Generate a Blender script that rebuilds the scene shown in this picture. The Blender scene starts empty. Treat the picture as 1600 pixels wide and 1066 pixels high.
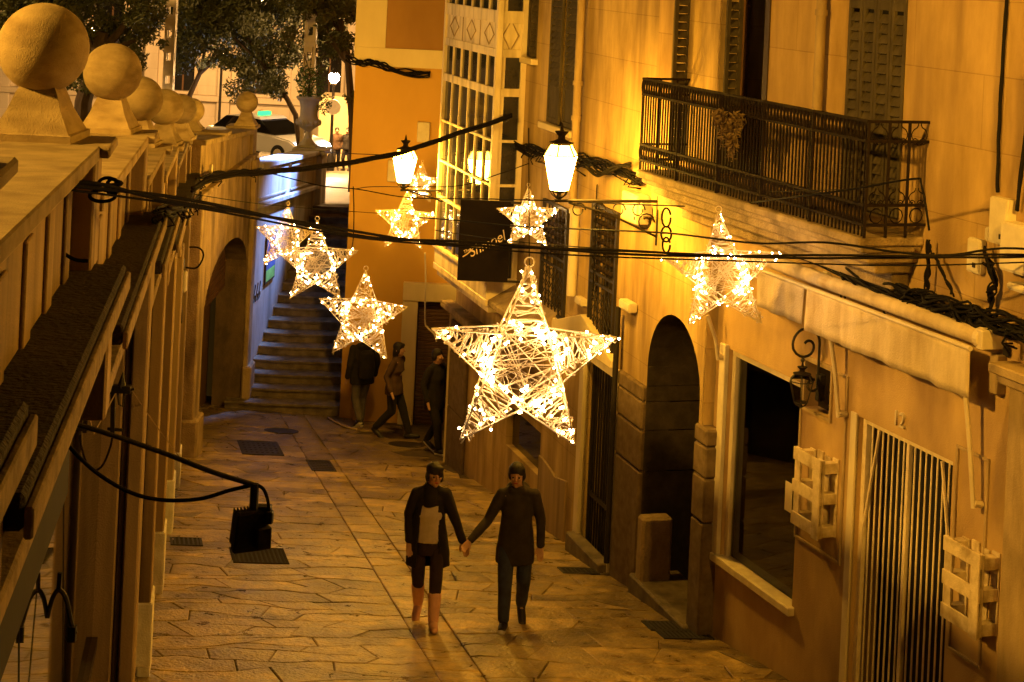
import bpy, bmesh, math, random
from mathutils import Vector, Matrix, noise
R = random.Random(7)
SC = bpy.context.scene
COL = SC.collection
# ------------------------------------------------------------------ camera, sky, exposure
CAMH = 7.0; F = 2800.0; ROLL = .046
cam = bpy.data.cameras.new('camera'); co = bpy.data.objects.new('camera', cam); COL.objects.link(co)
cam.sensor_width = 36; cam.lens = 36*F/1600; cam.shift_y = -600/1600; cam.clip_start = .1; cam.clip_end = 600
co.matrix_world = Matrix.Translation((0, 0, CAMH)) @ Matrix.Rotation(math.pi/2, 4, 'X') @ Matrix.Rotation(ROLL, 4, 'Z')
SC.camera = co
world = bpy.data.worlds.new('World'); SC.world = world; world.use_nodes = True
wn = world.node_tree.nodes; bg = wn['Background']
bg.inputs[0].default_value = (1.0, .48, .06, 1); bg.inputs[1].default_value = .013
SC.view_settings.view_transform = 'Standard'; SC.view_settings.look = 'None'
SC.view_settings.exposure = .38; SC.view_settings.gamma = 1; SC.view_settings.use_curve_mapping = False
SC.cycles.use_denoising = True
SC.cycles.max_bounces = 6; SC.cycles.diffuse_bounces = 3; SC.cycles.glossy_bounces = 3; SC.cycles.transparent_max_bounces = 12
SC.cycles.sample_clamp_indirect = 4.0
SC.cycles.caustics_reflective = False; SC.cycles.caustics_refractive = False
# ------------------------------------------------------------------ helpers
RC, RS = math.cos(ROLL), math.sin(ROLL)
def uv(x, y):
    dx, dy = x-800, y+67
    return (dx*RC+dy*RS)/F, (-dx*RS+dy*RC)/F
def at(x, y, Y):
    u, v = uv(x, y); return Vector((u*Y, Y, CAMH-v*Y))
def gz(X, Y): return 2.332-.1241*Y-.028*X
def ground(x, y):
    u, v = uv(x, y); Y = (CAMH-2.332)/(-.1241-.028*u+v)
    return Vector((u*Y, Y, CAMH-v*Y))
class Wall:
    def __init__(s, a, b, side):
        L = math.hypot(1, b); s.O = Vector((a, 0)); s.d = Vector((b/L, 1/L)); s.n = Vector((-1/L, b/L)) if side > 0 else Vector((1/L, -b/L)); s.ang = math.atan2(s.d.y, s.d.x)
    def p(s, t, o, z): q = s.O+s.d*t+s.n*o; return Vector((q.x, q.y, z))
    def hit(s, x, y, o=0):
        u, v = uv(x, y); Y = (s.O.dot(s.n)+o)/(u*s.n.x+s.n.y)
        P = Vector((u*Y, Y)); return (P-s.O).dot(s.d), CAMH-v*Y
    def sY(s, Y): return Y/s.d.y
W1 = Wall(9.528, -.372, 1); W2 = Wall(7.90, -.293, 1); WL = Wall(-.545, -.1509, -1)
class Flat(Wall):                                   # generic wall frame from origin, direction and normal
    def __init__(s, o, d, n): s.O = Vector(o); s.d = Vector(d).normalized(); s.n = Vector(n).normalized(); s.ang = math.atan2(s.d.y, s.d.x)
WLOC = {}
def wloc(o): return WLOC.get(o.name, Vector((0, 0, 0))) if o else Vector((0, 0, 0))
def tag(o, label=None, cat=None, group=None, kind=None):
    if label: o['label'] = label
    if cat: o['category'] = cat
    if group: o['group'] = group
    if kind: o['kind'] = kind
    return o
def thing(name, label, cat, loc=(0, 0, 0), group=None):
    o = bpy.data.objects.new(name, None); COL.objects.link(o); o.location = loc; o.empty_display_size = .1
    WLOC[o.name] = Vector(loc); return tag(o, label, cat, group)
def link(name, me, parent=None, loc=None, rot=None, scale=None):
    o = bpy.data.objects.new(name, me); COL.objects.link(o)
    if parent: o.parent = parent
    if loc is not None: o.location = Vector(loc)-wloc(parent)
    WLOC[o.name] = Vector(loc) if loc is not None else wloc(parent).copy()
    if rot is not None: o.rotation_euler = rot
    if scale is not None: o.scale = scale
    return o
class MB:
    def __init__(s): s.v = []; s.f = []
    def add(s, vs, fs):
        b = len(s.v); s.v += [Vector(p) for p in vs]; s.f += [tuple(i+b for i in f) for f in fs]; return s
    def box(s, c, sz, rz=0, mat=None):
        c = Vector(c); h = Vector(sz)/2; M = Matrix.Rotation(rz, 3, 'Z') if mat is None else mat
        P = [c+M @ Vector((a*h.x, b*h.y, e*h.z)) for a in (-1, 1) for b in (-1, 1) for e in (-1, 1)]
        return s.add(P, [(0, 1, 3, 2), (4, 6, 7, 5), (0, 4, 5, 1), (2, 3, 7, 6), (0, 2, 6, 4), (1, 5, 7, 3)])
    def wb(s, W, t0, t1, o0, o1, z0, z1):
        def z(a, i): return a[i] if isinstance(a, (tuple, list)) else a
        P = [W.p((t0, t1)[a], (o0, o1)[b], z((z0, z1)[e], a)) for a in (0, 1) for b in (0, 1) for e in (0, 1)]
        return s.add(P, [(0, 1, 3, 2), (4, 6, 7, 5), (0, 4, 5, 1), (2, 3, 7, 6), (0, 2, 6, 4), (1, 5, 7, 3)])
    def bar(s, a, b, w, h=None, up=(0, 0, 1)):
        a, b = Vector(a), Vector(b); d = (b-a).normalized(); up = Vector(up)
        if abs(d.dot(up)) > .98: up = Vector((1, 0, 0))
        x = d.cross(up).normalized(); y = x.cross(d); h = h or w
        P = [p+x*i*w/2+y*j*h/2 for p in (a, b) for i, j in ((-1, -1), (1, -1), (1, 1), (-1, 1))]
        return s.add(P, [(0, 1, 2, 3), (7, 6, 5, 4), (0, 4, 5, 1), (1, 5, 6, 2), (2, 6, 7, 3), (3, 7, 4, 0)])
    def tube(s, pts, r, n=6, closed=False):
        pts = [Vector(p) for p in pts]; m = len(pts); rr = r if isinstance(r, (list, tuple)) else [r]*m
        prev = None; V = []
        for i, p in enumerate(pts):
            if closed: t = pts[(i+1) % m]-pts[i-1]
            else: t = pts[min(i+1, m-1)]-pts[max(i-1, 0)]
            if t.length < 1e-9: t = Vector((0, 0, 1))
            t.normalize()
            if prev is None:
                a = Vector((0, 0, 1)) if abs(t.z) < .9 else Vector((1, 0, 0)); x = t.cross(a).normalized()
            else: x = (prev-t*prev.dot(t)); x = x.normalized() if x.length > 1e-6 else t.orthogonal().normalized()
            prev = x; y = t.cross(x)
            V += [p+(x*math.cos(k*2*math.pi/n)+y*math.sin(k*2*math.pi/n))*rr[i] for k in range(n)]
        Fs = [(i*n+k, i*n+(k+1) % n, ((i+1) % m)*n+(k+1) % n, ((i+1) % m)*n+k) for i in range(m if closed else m-1) for k in range(n)]
        if not closed: Fs += [tuple(range(n-1, -1, -1)), tuple(range((m-1)*n, m*n))]
        return s.add(V, Fs)
    def lathe(s, prof, c=(0, 0, 0), n=24, sq=False):
        c = Vector(c); m = len(prof); off = math.pi/4 if sq else 0; k2 = math.sqrt(2) if sq else 1
        V = [c+Vector((r*k2*math.cos(off+k*2*math.pi/n), r*k2*math.sin(off+k*2*math.pi/n), z)) for r, z in prof for k in range(n)]
        Fs = [(i*n+k, i*n+(k+1) % n, (i+1)*n+(k+1) % n, (i+1)*n+k) for i in range(m-1) for k in range(n)]
        Fs += [tuple(range(n-1, -1, -1)), tuple(range((m-1)*n, m*n))]
        return s.add(V, Fs)
    def sphere(s, c, r, n=12, m=8, sc=(1, 1, 1)):
        c = Vector(c); V = [c+Vector((0, 0, -r*sc[2]))]
        for i in range(1, m):
            a = math.pi*i/m-math.pi/2
            V += [c+Vector((r*sc[0]*math.cos(a)*math.cos(k*2*math.pi/n), r*sc[1]*math.cos(a)*math.sin(k*2*math.pi/n), r*sc[2]*math.sin(a))) for k in range(n)]
        V.append(c+Vector((0, 0, r*sc[2]))); L = len(V)-1
        Fs = [(0, 1+(k+1) % n, 1+k) for k in range(n)]
        Fs += [(1+(i-1)*n+k, 1+(i-1)*n+(k+1) % n, 1+i*n+(k+1) % n, 1+i*n+k) for i in range(1, m-1) for k in range(n)]
        Fs += [(L, 1+(m-2)*n+k, 1+(m-2)*n+(k+1) % n) for k in range(n)]
        return s.add(V, Fs)
    def prism(s, poly, ext):
        poly = [Vector(p) for p in poly]; e = Vector(ext); n = len(poly)
        return s.add(poly+[p+e for p in poly], [tuple(range(n)), tuple(range(2*n-1, n-1, -1))]+[(i, i+n, (i+1) % n+n, (i+1) % n) for i in range(n)])
    def mesh(s, name, mats, off=None, bevel=0, smooth=False, recalc=True, seg=1):
        off = off or Vector((0, 0, 0)); me = bpy.data.meshes.new(name)
        me.from_pydata([tuple(p-off) for p in s.v], [], s.f)
        if recalc or bevel:
            bm = bmesh.new(); bm.from_mesh(me)
            if recalc: bmesh.ops.recalc_face_normals(bm, faces=bm.faces)
            if bevel:
                es = [e for e in bm.edges if len(e.link_faces) == 2 and e.calc_face_angle(0) > .5]
                bmesh.ops.bevel(bm, geom=es, offset=bevel, segments=seg, affect='EDGES', clamp_overlap=True)
            bm.to_mesh(me); bm.free()
        for m in (mats if isinstance(mats, (list, tuple)) else [mats]): me.materials.append(m)
        if smooth:
            me.polygons.foreach_set('use_smooth', [True]*len(me.polygons))
            if smooth != 'all': me.set_sharp_from_angle(angle=math.radians(35))
        me.update(); return me
    def build(s, name, mat, parent=None, label=None, cat=None, group=None, kind=None, **k):
        o = link(name, s.mesh(name, mat, wloc(parent), **k), parent)
        return tag(o, label, cat, group, kind)
# ------------------------------------------------------------------ materials
def newmat(name):
    m = bpy.data.materials.new(name); m.use_nodes = True; n = m.node_tree.nodes; l = m.node_tree.links
    return m, n, l, n['Principled BSDF']
def surf(name, c1, c2=None, rough=.8, scale=3, streak=1, bump=.3, fine=60, metal=0, spec=.4, rnd=0, stain=None, ang=None, brick=None, bdist=.01, rough2=None):
    """mottled procedural surface; streak<1 stretches the mottling vertically"""
    m, n, l, b = newmat(name)
    b.inputs['Roughness'].default_value = rough; b.inputs['Metallic'].default_value = metal; b.inputs['Specular IOR Level'].default_value = spec
    c2 = c2 or tuple(x*.72 for x in c1)
    g = n.new('ShaderNodeNewGeometry'); mp = n.new('ShaderNodeMapping'); l.new(g.outputs['Position'], mp.inputs[0]); mp.inputs['Scale'].default_value = (1, 1, streak)
    t = n.new('ShaderNodeTexNoise'); l.new(mp.outputs[0], t.inputs[0]); t.inputs['Scale'].default_value = scale; t.inputs['Detail'].default_value = 7; t.inputs['Roughness'].default_value = .62
    r = n.new('ShaderNodeValToRGB'); l.new(t.outputs[0], r.inputs[0]); r.color_ramp.elements[0].position = .35; r.color_ramp.elements[1].position = .66
    r.color_ramp.elements[0].color = (*c2, 1); r.color_ramp.elements[1].color = (*c1, 1); out = r.outputs[0]
    if stain:
        t3 = n.new('ShaderNodeTexNoise'); mp3 = n.new('ShaderNodeMapping'); l.new(g.outputs['Position'], mp3.inputs[0]); mp3.inputs['Scale'].default_value = (1, 1, stain[2]); l.new(mp3.outputs[0], t3.inputs[0]); t3.inputs['Scale'].default_value = stain[1]; t3.inputs['Detail'].default_value = 5
        r3 = n.new('ShaderNodeValToRGB'); l.new(t3.outputs[0], r3.inputs[0]); r3.color_ramp.elements[0].position = .48; r3.color_ramp.elements[1].position = .68
        mx = n.new('ShaderNodeMix'); mx.data_type = 'RGBA'; l.new(r3.outputs[0], mx.inputs[0]); l.new(out, mx.inputs[6]); mx.inputs[7].default_value = (*stain[0], 1); out = mx.outputs[2]
    if rnd:
        oi = n.new('ShaderNodeObjectInfo'); mr = n.new('ShaderNodeMapRange'); l.new(oi.outputs['Random'], mr.inputs[0]); mr.inputs[3].default_value = 1-rnd; mr.inputs[4].default_value = 1+rnd
        hs = n.new('ShaderNodeHueSaturation'); l.new(out, hs.inputs['Color']); l.new(mr.outputs[0], hs.inputs['Value']); out = hs.outputs[0]
    h = None
    t2 = n.new('ShaderNodeTexNoise'); l.new(g.outputs['Position'], t2.inputs[0]); t2.inputs['Scale'].default_value = fine; t2.inputs['Detail'].default_value = 4
    h = t2.outputs[0]
    ad = n.new('ShaderNodeMath'); ad.operation = 'ADD'; l.new(t2.outputs[0], ad.inputs[0]); l.new(t.outputs[0], ad.inputs[1]); h = ad.outputs[0]
    if brick:
        vr = n.new('ShaderNodeVectorRotate'); vr.rotation_type = 'Z_AXIS'; vr.inputs['Angle'].default_value = -ang; l.new(g.outputs['Position'], vr.inputs[0])
        sx = n.new('ShaderNodeSeparateXYZ'); l.new(vr.outputs[0], sx.inputs[0]); cb = n.new('ShaderNodeCombineXYZ'); l.new(sx.outputs[0], cb.inputs[0]); l.new(sx.outputs[2], cb.inputs[1])
        bt = n.new('ShaderNodeTexBrick'); l.new(cb.outputs[0], bt.inputs[0]); bt.inputs['Scale'].default_value = 1; bt.inputs['Brick Width'].default_value = brick[0]; bt.inputs['Row Height'].default_value = brick[1]
        bt.inputs['Mortar Size'].default_value = .006; bt.inputs['Mortar Smooth'].default_value = .6
        bt.inputs['Color1'].default_value = (1, 1, 1, 1); bt.inputs['Color2'].default_value = (.93, .93, .93, 1); bt.inputs['Mortar'].default_value = (.66, .62, .6, 1)
        mx = n.new('ShaderNodeMix'); mx.data_type = 'RGBA'; mx.blend_type = 'MULTIPLY'; mx.inputs[0].default_value = .8; l.new(out, mx.inputs[6]); l.new(bt.outputs['Color'], mx.inputs[7]); out = mx.outputs[2]
        ad2 = n.new('ShaderNodeMath'); ad2.operation = 'SUBTRACT'; l.new(h, ad2.inputs[0]); l.new(bt.outputs['Fac'], ad2.inputs[1]); h = ad2.outputs[0]
    l.new(out, b.inputs['Base Color'])
    if rough2 is not None:
        mr2 = n.new('ShaderNodeMapRange'); l.new(t.outputs[0], mr2.inputs[0]); mr2.inputs[1].default_value = .3; mr2.inputs[2].default_value = .7; mr2.inputs[3].default_value = rough; mr2.inputs[4].default_value = rough2; l.new(mr2.outputs[0], b.inputs['Roughness'])
    if bump:
        bp = n.new('ShaderNodeBump'); bp.inputs['Strength'].default_value = bump; bp.inputs['Distance'].default_value = bdist; l.new(h, bp.inputs['Height']); l.new(bp.outputs[0], b.inputs['Normal'])
    return m
def emit(name, c, s, sample=True):
    m, n, l, b = newmat(name); n.remove(b); e = n.new('ShaderNodeEmission'); e.inputs[0].default_value = (*c, 1); e.inputs[1].default_value = s
    l.new(e.outputs[0], n['Material Output'].inputs[0])
    if not sample: m.cycles.emission_sampling = 'NONE'
    return m
def glass(name, tint=(.9, .9, .9), rough=.02):
    m, n, l, b = newmat(name); n.remove(b); t = n.new('ShaderNodeBsdfTransparent'); t.inputs[0].default_value = (*tint, 1)
    g = n.new('ShaderNodeBsdfGlossy'); g.inputs['Roughness'].default_value = rough; fr = n.new('ShaderNodeFresnel'); fr.inputs[0].default_value = 1.75
    mx = n.new('ShaderNodeMixShader'); l.new(fr.outputs[0], mx.inputs[0]); l.new(t.outputs[0], mx.inputs[1]); l.new(g.outputs[0], mx.inputs[2]); l.new(mx.outputs[0], n['Material Output'].inputs[0])
    return m
M = {}
M['stucco1'] = surf('stucco_near', (.54, .365, .15), (.35, .225, .085), .9, 2.6, .3, .5, 60, stain=((.27, .17, .075), 2.2, .14), ang=W1.ang, brick=(2.1, .62))
M['stucco1low'] = surf('stucco_ground_floor', (.54, .37, .165), (.40, .26, .11), .9, 1.6, .5, .5, 80, stain=((.28, .175, .085), 1.4, .45))
M['stucco2'] = surf('stucco_far', (.58, .41, .165), (.31, .205, .075), .9, 2.8, .28, .5, 60, stain=((.24, .155, .065), 2.6, .14), ang=W2.ang, brick=(2.3, .58))
M['yellow'] = surf('yellow_render', (.62, .36, .075), (.54, .31, .06), .85, .7, .5, .15, 90)
M['cream'] = surf('cream_render', (.74, .62, .38), (.64, .52, .30), .85, 1.5, .4, .2, 80)
M['ochre'] = surf('brown_render', (.36, .20, .06), (.32, .17, .05), .9, 2, .5, .15, 80)
M['stone'] = surf('sandstone', (.42, .31, .17), (.24, .17, .09), .9, 3.5, .6, .9, 45, stain=((.13, .09, .05), 2.4, .3), bdist=.02)
M['stone_ball'] = surf('ball_stone', (.42, .32, .18), (.28, .21, .115), .92, 5, 1.5, .6, 130, rnd=.24, bdist=.008, stain=((.22, .155, .08), 3.5, 2.2))
M['stone_blue'] = surf('grey_stone', (.42, .40, .37), (.30, .28, .26), .9, 3.0, .4, .6, 60, stain=((.18, .17, .16), 2.2, .2))
M['left_wall'] = surf('arcade_render', (.42, .30, .16), (.25, .172, .088), .88, 2.5, .12, .4, 80, stain=((.15, .10, .055), 3.5, .07))
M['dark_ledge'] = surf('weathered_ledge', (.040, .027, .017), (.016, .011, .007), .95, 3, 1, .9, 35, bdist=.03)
M['ledge_edge'] = surf('ledge_edge', (.34, .25, .13), (.16, .11, .06), .9, 8, 1, .6, 50)
M['white_plinth'] = surf('whitewashed_plinth', (.92, .88, .82), (.66, .62, .57), .85, 9, .5, .6, 60)
M['granite'] = surf('granite', (.20, .14, .075), (.12, .08, .042), .85, 9, 1, .8, 140, rnd=.08, bdist=.012)
M['paving'] = surf('paving_stone', (.50, .355, .125), (.19, .128, .045), .24, 4.5, 1, 1.0, 24, rnd=.42, spec=.65, bdist=.022, rough2=.48, stain=((.13, .088, .036), 1.5, 1))
M['mortar'] = surf('mortar', (.10, .07, .03), (.05, .034, .016), .95, 8, 1, .5, 50)
M['step'] = surf('step_stone', (.20, .155, .095), (.085, .065, .04), .75, 5, 1, .6, 60, rnd=.1)
M['iron'] = surf('black_iron', (.022, .016, .012), (.012, .009, .007), .6, 14, 1, .3, 90, spec=.4)
M['rust_iron'] = surf('rusty_iron', (.020, .012, .008), (.011, .007, .005), .9, 18, 1, .5, 90, spec=.12)
M['shutter'] = surf('shutter_green', (.085, .066, .036), (.045, .034, .019), .9, 8, .4, .4, 90, rnd=.12)
M['granite_dark'] = surf('shaded_granite', (.060, .042, .024), (.03, .021, .012), .9, 7, 1, .8, 90, bdist=.012)  # darker granite copy; the doorway's shade is put into its colour
M['stone_dark'] = surf('shaded_sandstone', (.15, .10, .05), (.07, .048, .026), .9, 4, .6, .8, 60, bdist=.015)  # darker sandstone copy; the recess shade is put into its colour
M['wood_white'] = surf('white_wood', (.72, .62, .42), (.60, .50, .33), .6, 9, .3, .3, 80)
M['pallet'] = surf('painted_pallet', (.66, .54, .35), (.50, .39, .24), .8, 10, 1, .5, 90, rnd=.1, stain=((.33, .24, .13), 6, 1))
M['bay'] = surf('bay_paint', (.78, .66, .43), (.66, .54, .33), .55, 6, .3, .25, 80, stain=((.42, .33, .18), 5, .2))
M['bars'] = surf('gate_bars', (.82, .70, .50), (.66, .53, .35), .6, 20, .5, .4, 70, metal=0)
M['dark'] = surf('dark_interior', (.012, .009, .006), (.006, .004, .003), .9, 3, 1, .1, 20)
M['darkwood'] = surf('dark_wood', (.05, .03, .015), (.025, .014, .008), .6, 6, .2, .4, 60)
M['brownwood'] = surf('brown_wood', (.14, .07, .03), (.09, .045, .02), .7, 6, .2, .4, 60)
M['cable'] = surf('black_cable', (.010, .008, .007), (.006, .005, .004), .9, 30, 1, .2, 90, spec=.12)
M['pipe'] = surf('painted_pipe', (.40, .29, .15), (.27, .19, .095), .75, 7, .3, .4, 70)
M['pipe_white'] = surf('pvc_pipe', (.66, .58, .44), (.54, .46, .33), .6, 8, .4, .2, 70)
M['boxgrey'] = surf('meter_box', (.66, .58, .42), (.56, .48, .34), .6, 7, 1, .15, 90)
M['canvas'] = surf('awning_canvas', (.66, .54, .38), (.52, .41, .27), .9, 8, .3, .6, 60, stain=((.42, .31, .19), 3, .3))
M['sign'] = surf('sign_black', (.010, .006, .004), (.007, .004, .003), .7, 6, 1, .1, 50, spec=.1)
M['letter'] = surf('sign_lettering', (.75, .58, .36), (.7, .53, .33), .6)
M['glassdark'] = surf('dark_window_glass', (.010, .009, .008), (.006, .005, .004), .03, 3, 1, 0, 20, spec=.8)
M['glassbay'] = surf('bay_window_glass', (.03, .03, .035), (.015, .014, .016), .05, 3, 1, .02, 12, spec=.8)
M['glass'] = glass('shop_glass')
M['curtain'] = surf('curtain', (.42, .38, .30), (.24, .21, .17), .9, 8, .1, .3, 40)
M['awning_metal'] = surf('awning_metal', (.62, .52, .38), (.52, .43, .30), .5, 8, 1, .1, 60)
M['skin'] = surf('skin', (.52, .31, .19), (.46, .26, .155), .55, 12, 1, .05, 90)
M['leaf'] = surf('leaf', (.11, .115, .035), (.05, .06, .018), .55, 1.6, 1, 0, 20, rnd=0, spec=.5)
M['leafgreen'] = surf('bright_leaf', (.07, .15, .035), (.035, .085, .02), .55, 6, 1, 0, 20)
M['dryleaf'] = surf('dry_leaf', (.24, .16, .07), (.13, .08, .035), .8, 12, 1, 0, 20)
M['bark'] = surf('bark', (.09, .06, .035), (.045, .03, .018), .9, 8, .3, .8, 40)
M['far_stone'] = surf('pale_ashlar', (.66, .56, .42), (.56, .46, .33), .85, 1.2, .5, .3, 30, ang=0, brick=(1.6, .75))
M['asphalt'] = surf('road_asphalt', (.085, .075, .06), (.06, .052, .042), .6, 3, 1, .4, 60)
M['plaza'] = surf('plaza_paving', (.22, .18, .13), (.16, .13, .09), .6, 4, 1, .4, 50)
def cloth(name, c, c2=None): return surf(name, c, c2, .95, 10, 1, .4, 150)
SOD = (1.0, .49, .042)
M['lamp'] = emit('lamp_glass_lit', SOD, 400)
M['lamp_top'] = emit('lamp_roof_glass_lit', SOD, 45)
M['lamp_near_added'] = emit('added_lamp_glass_near', (1.0, .505, .06), 3100)  # glass of the unseen lantern added on the upper road
M['bulb'] = emit('fairy_bulb', (1.0, .63, .27), 125)
M['cord'] = surf('fairy_light_cord', (.66, .55, .37), (.52, .41, .26), .45)
M['frame_white'] = surf('star_frame_rod', (.72, .60, .42), (.62, .50, .33), .5)
# ------------------------------------------------------------------ ground and paving
ga, gb = ground(460, 684), ground(643, 988)
SD = Vector((ga.x-gb.x, ga.y-gb.y)).normalized(); SN = Vector((SD.y, -SD.x))     # along the street (away), across (to the right)
G0 = Vector((gb.x, gb.y))
def gp(p, q, dz=0):                                   # street coordinates -> world
    w = G0+SD*p+SN*q; return Vector((w.x, w.y, gz(w.x, w.y)+dz))
def gpq(x, y): g = ground(x, y); w = Vector((g.x, g.y))-G0; return w.dot(SD), w.dot(SN)
street = MB().add([gp(-14, -6, -.03), gp(-14, 12, -.03), gp(17.6, 12, -.03), gp(17.6, -6, -.03)], [(0, 1, 2, 3)]).build('street_ground', M['mortar'], kind='structure')
street['label'] = 'old alley floor of worn golden brown flagstones sloping down to the steps'
qd = gpq(602, 830)[1]; QB = abs(gpq(600, 830)[1]-gpq(643, 988)[1])
def nz(a, b, s=1.0, k=0): return noise.noise(Vector((a*s, b*s, k*7.3)))
def stones():
    far = []; near = []
    lanes = [(-5.2, 0), (0, QB), (QB, 9.5)]
    for li, (qa, qb) in enumerate(lanes):
        p = -10.0; k = 0
        rowp = [p]
        while p < 17.3:
            p += R.choice([.20, .26, .32, .38, .44, .52])*(1.0 if li else .85); rowp.append(p)
        def edge(k, q):                               # wavy course line k at q
            amp = .17 if 0 < k < len(rowp)-1 else 0
            return rowp[k]+amp*1.5*nz(q*.9, k*3.1, 1.1, li)+.055*nz(q, k*1.7, 3.2, li)+.025*nz(q, k*2.3, 9, li)
        for k in range(len(rowp)-1):
            if li == 1: cuts = [qa, qb]
            else:
                cuts = [qa]; q = qa+R.uniform(.2, .9)
                while q < qb-.25: cuts.append(q); q += R.uniform(.40, 1.15)
                cuts.append(qb)
            slant = [R.uniform(-.3, .3) if 0 < i < len(cuts)-1 else 0 for i in range(len(cuts))]
            for i in range(len(cuts)-1):
                a, b = cuts[i], cuts[i+1]; n = max(3, int((b-a)/.09)); pts = []
                for j in range(n+1):
                    q = a+slant[i]*-.5+(b-a+(slant[i]-slant[i+1])*.5)*j/n; pts.append((edge(k, q), q))
                top = []
                for j in range(n, -1, -1):
                    q = a+slant[i]*.5+(b-a+(slant[i+1]-slant[i])*.5)*j/n; top.append((edge(k+1, q), q))
                pts += top; cp = sum(x[0] for x in pts)/len(pts); cq = sum(x[1] for x in pts)/len(pts)
                near.append((pts, cp, cq))
    return near
ps = stones(); vis = []; rest = MB(); cand = []
def stone_geo(mb, pts, cp, cq, jog):
    h = R.uniform(-.004, .005); tp, tq = R.uniform(-.008, .008), R.uniform(-.006, .006); n = len(pts); V = []
    hp_ = max(abs(p-cp) for p, q in pts); hq_ = max(abs(q-cq) for p, q in pts)
    for ring, (ins, dz) in enumerate(((.004, -.03), (.006, -.007), (.016, 0))):
        for (p, q) in pts:
            dp, dq = (cp-p)/hp_, (cq-q)/hq_; L = 1
            V.append(gp(p+dp/L*ins, q+dq/L*ins*1.0, h+dz+(p-cp)*tp+(q-cq)*tq+(.0015*noise.noise(Vector((p*9, q*9, 1))))))
    Fs = [(r*n+i, r*n+(i+1) % n, (r+1)*n+(i+1) % n, (r+1)*n+i) for r in range(2) for i in range(n)]
    for f_, am in ((.5, .005), ):
        V += [gp(cp+(p-cp)*f_, cq+(q-cq)*f_, h+(p-cp)*f_*tp+(q-cq)*f_*tq+am*noise.noise(Vector((p*3, q*3, 8)))) for p, q in pts]; V.append(gp(cp, cq, h+R.uniform(-.004, .002)))
    Fs += [(2*n+i, 2*n+(i+1) % n, 3*n+(i+1) % n, 3*n+i) for i in range(n)]+[(3*n+i, 3*n+(i+1) % n, 4*n) for i in range(n)]
    mb.add(V, Fs)
def seen(cp, cq):
    w = gp(cp, cq)
    if w.y < 8: return False
    u = w.x/w.y; v = (CAMH-w.z)/w.y; X = 800+(u*RC-v*RS)*F; Y = -67+(u*RS+v*RC)*F
    wl = -.545-.1509*w.y-.15; wr = (9.65-.372*w.y) if w.y < 19.2 else 8.0-.293*w.y
    return Y < 1085 and 150 < X < 1300 and wl < w.x < wr and w.y < 34.5
for pts, cp, cq in ps:
    w = gp(cp, cq)
    if w.x < -.545-.1509*w.y-.9 or w.x > 10.0-.372*w.y: continue
    cand.append((seen(cp, cq), w.y, pts, cp, cq))
cand.sort(key=lambda c: (not c[0], c[1])); print('visible stones', sum(c[0] for c in cand))
for i_, (sn, _, pts, cp, cq) in enumerate(cand):
    if sn and i_ < 298: vis.append((pts, cp, cq))
    else: stone_geo(rest, pts, cp, cq, 0)
for pts, cp, cq in vis:
    mb = MB(); stone_geo(mb, pts, cp, cq, 0)
    c = gp(cp, cq); me = mb.mesh('paving_stone', M['paving'], c, smooth=True); link('paving_stone', me, street, c)
rest.build('paving_slab_remainder', M['paving'], street, kind='stuff', smooth=True)
print('stones', len(vis))
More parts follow.
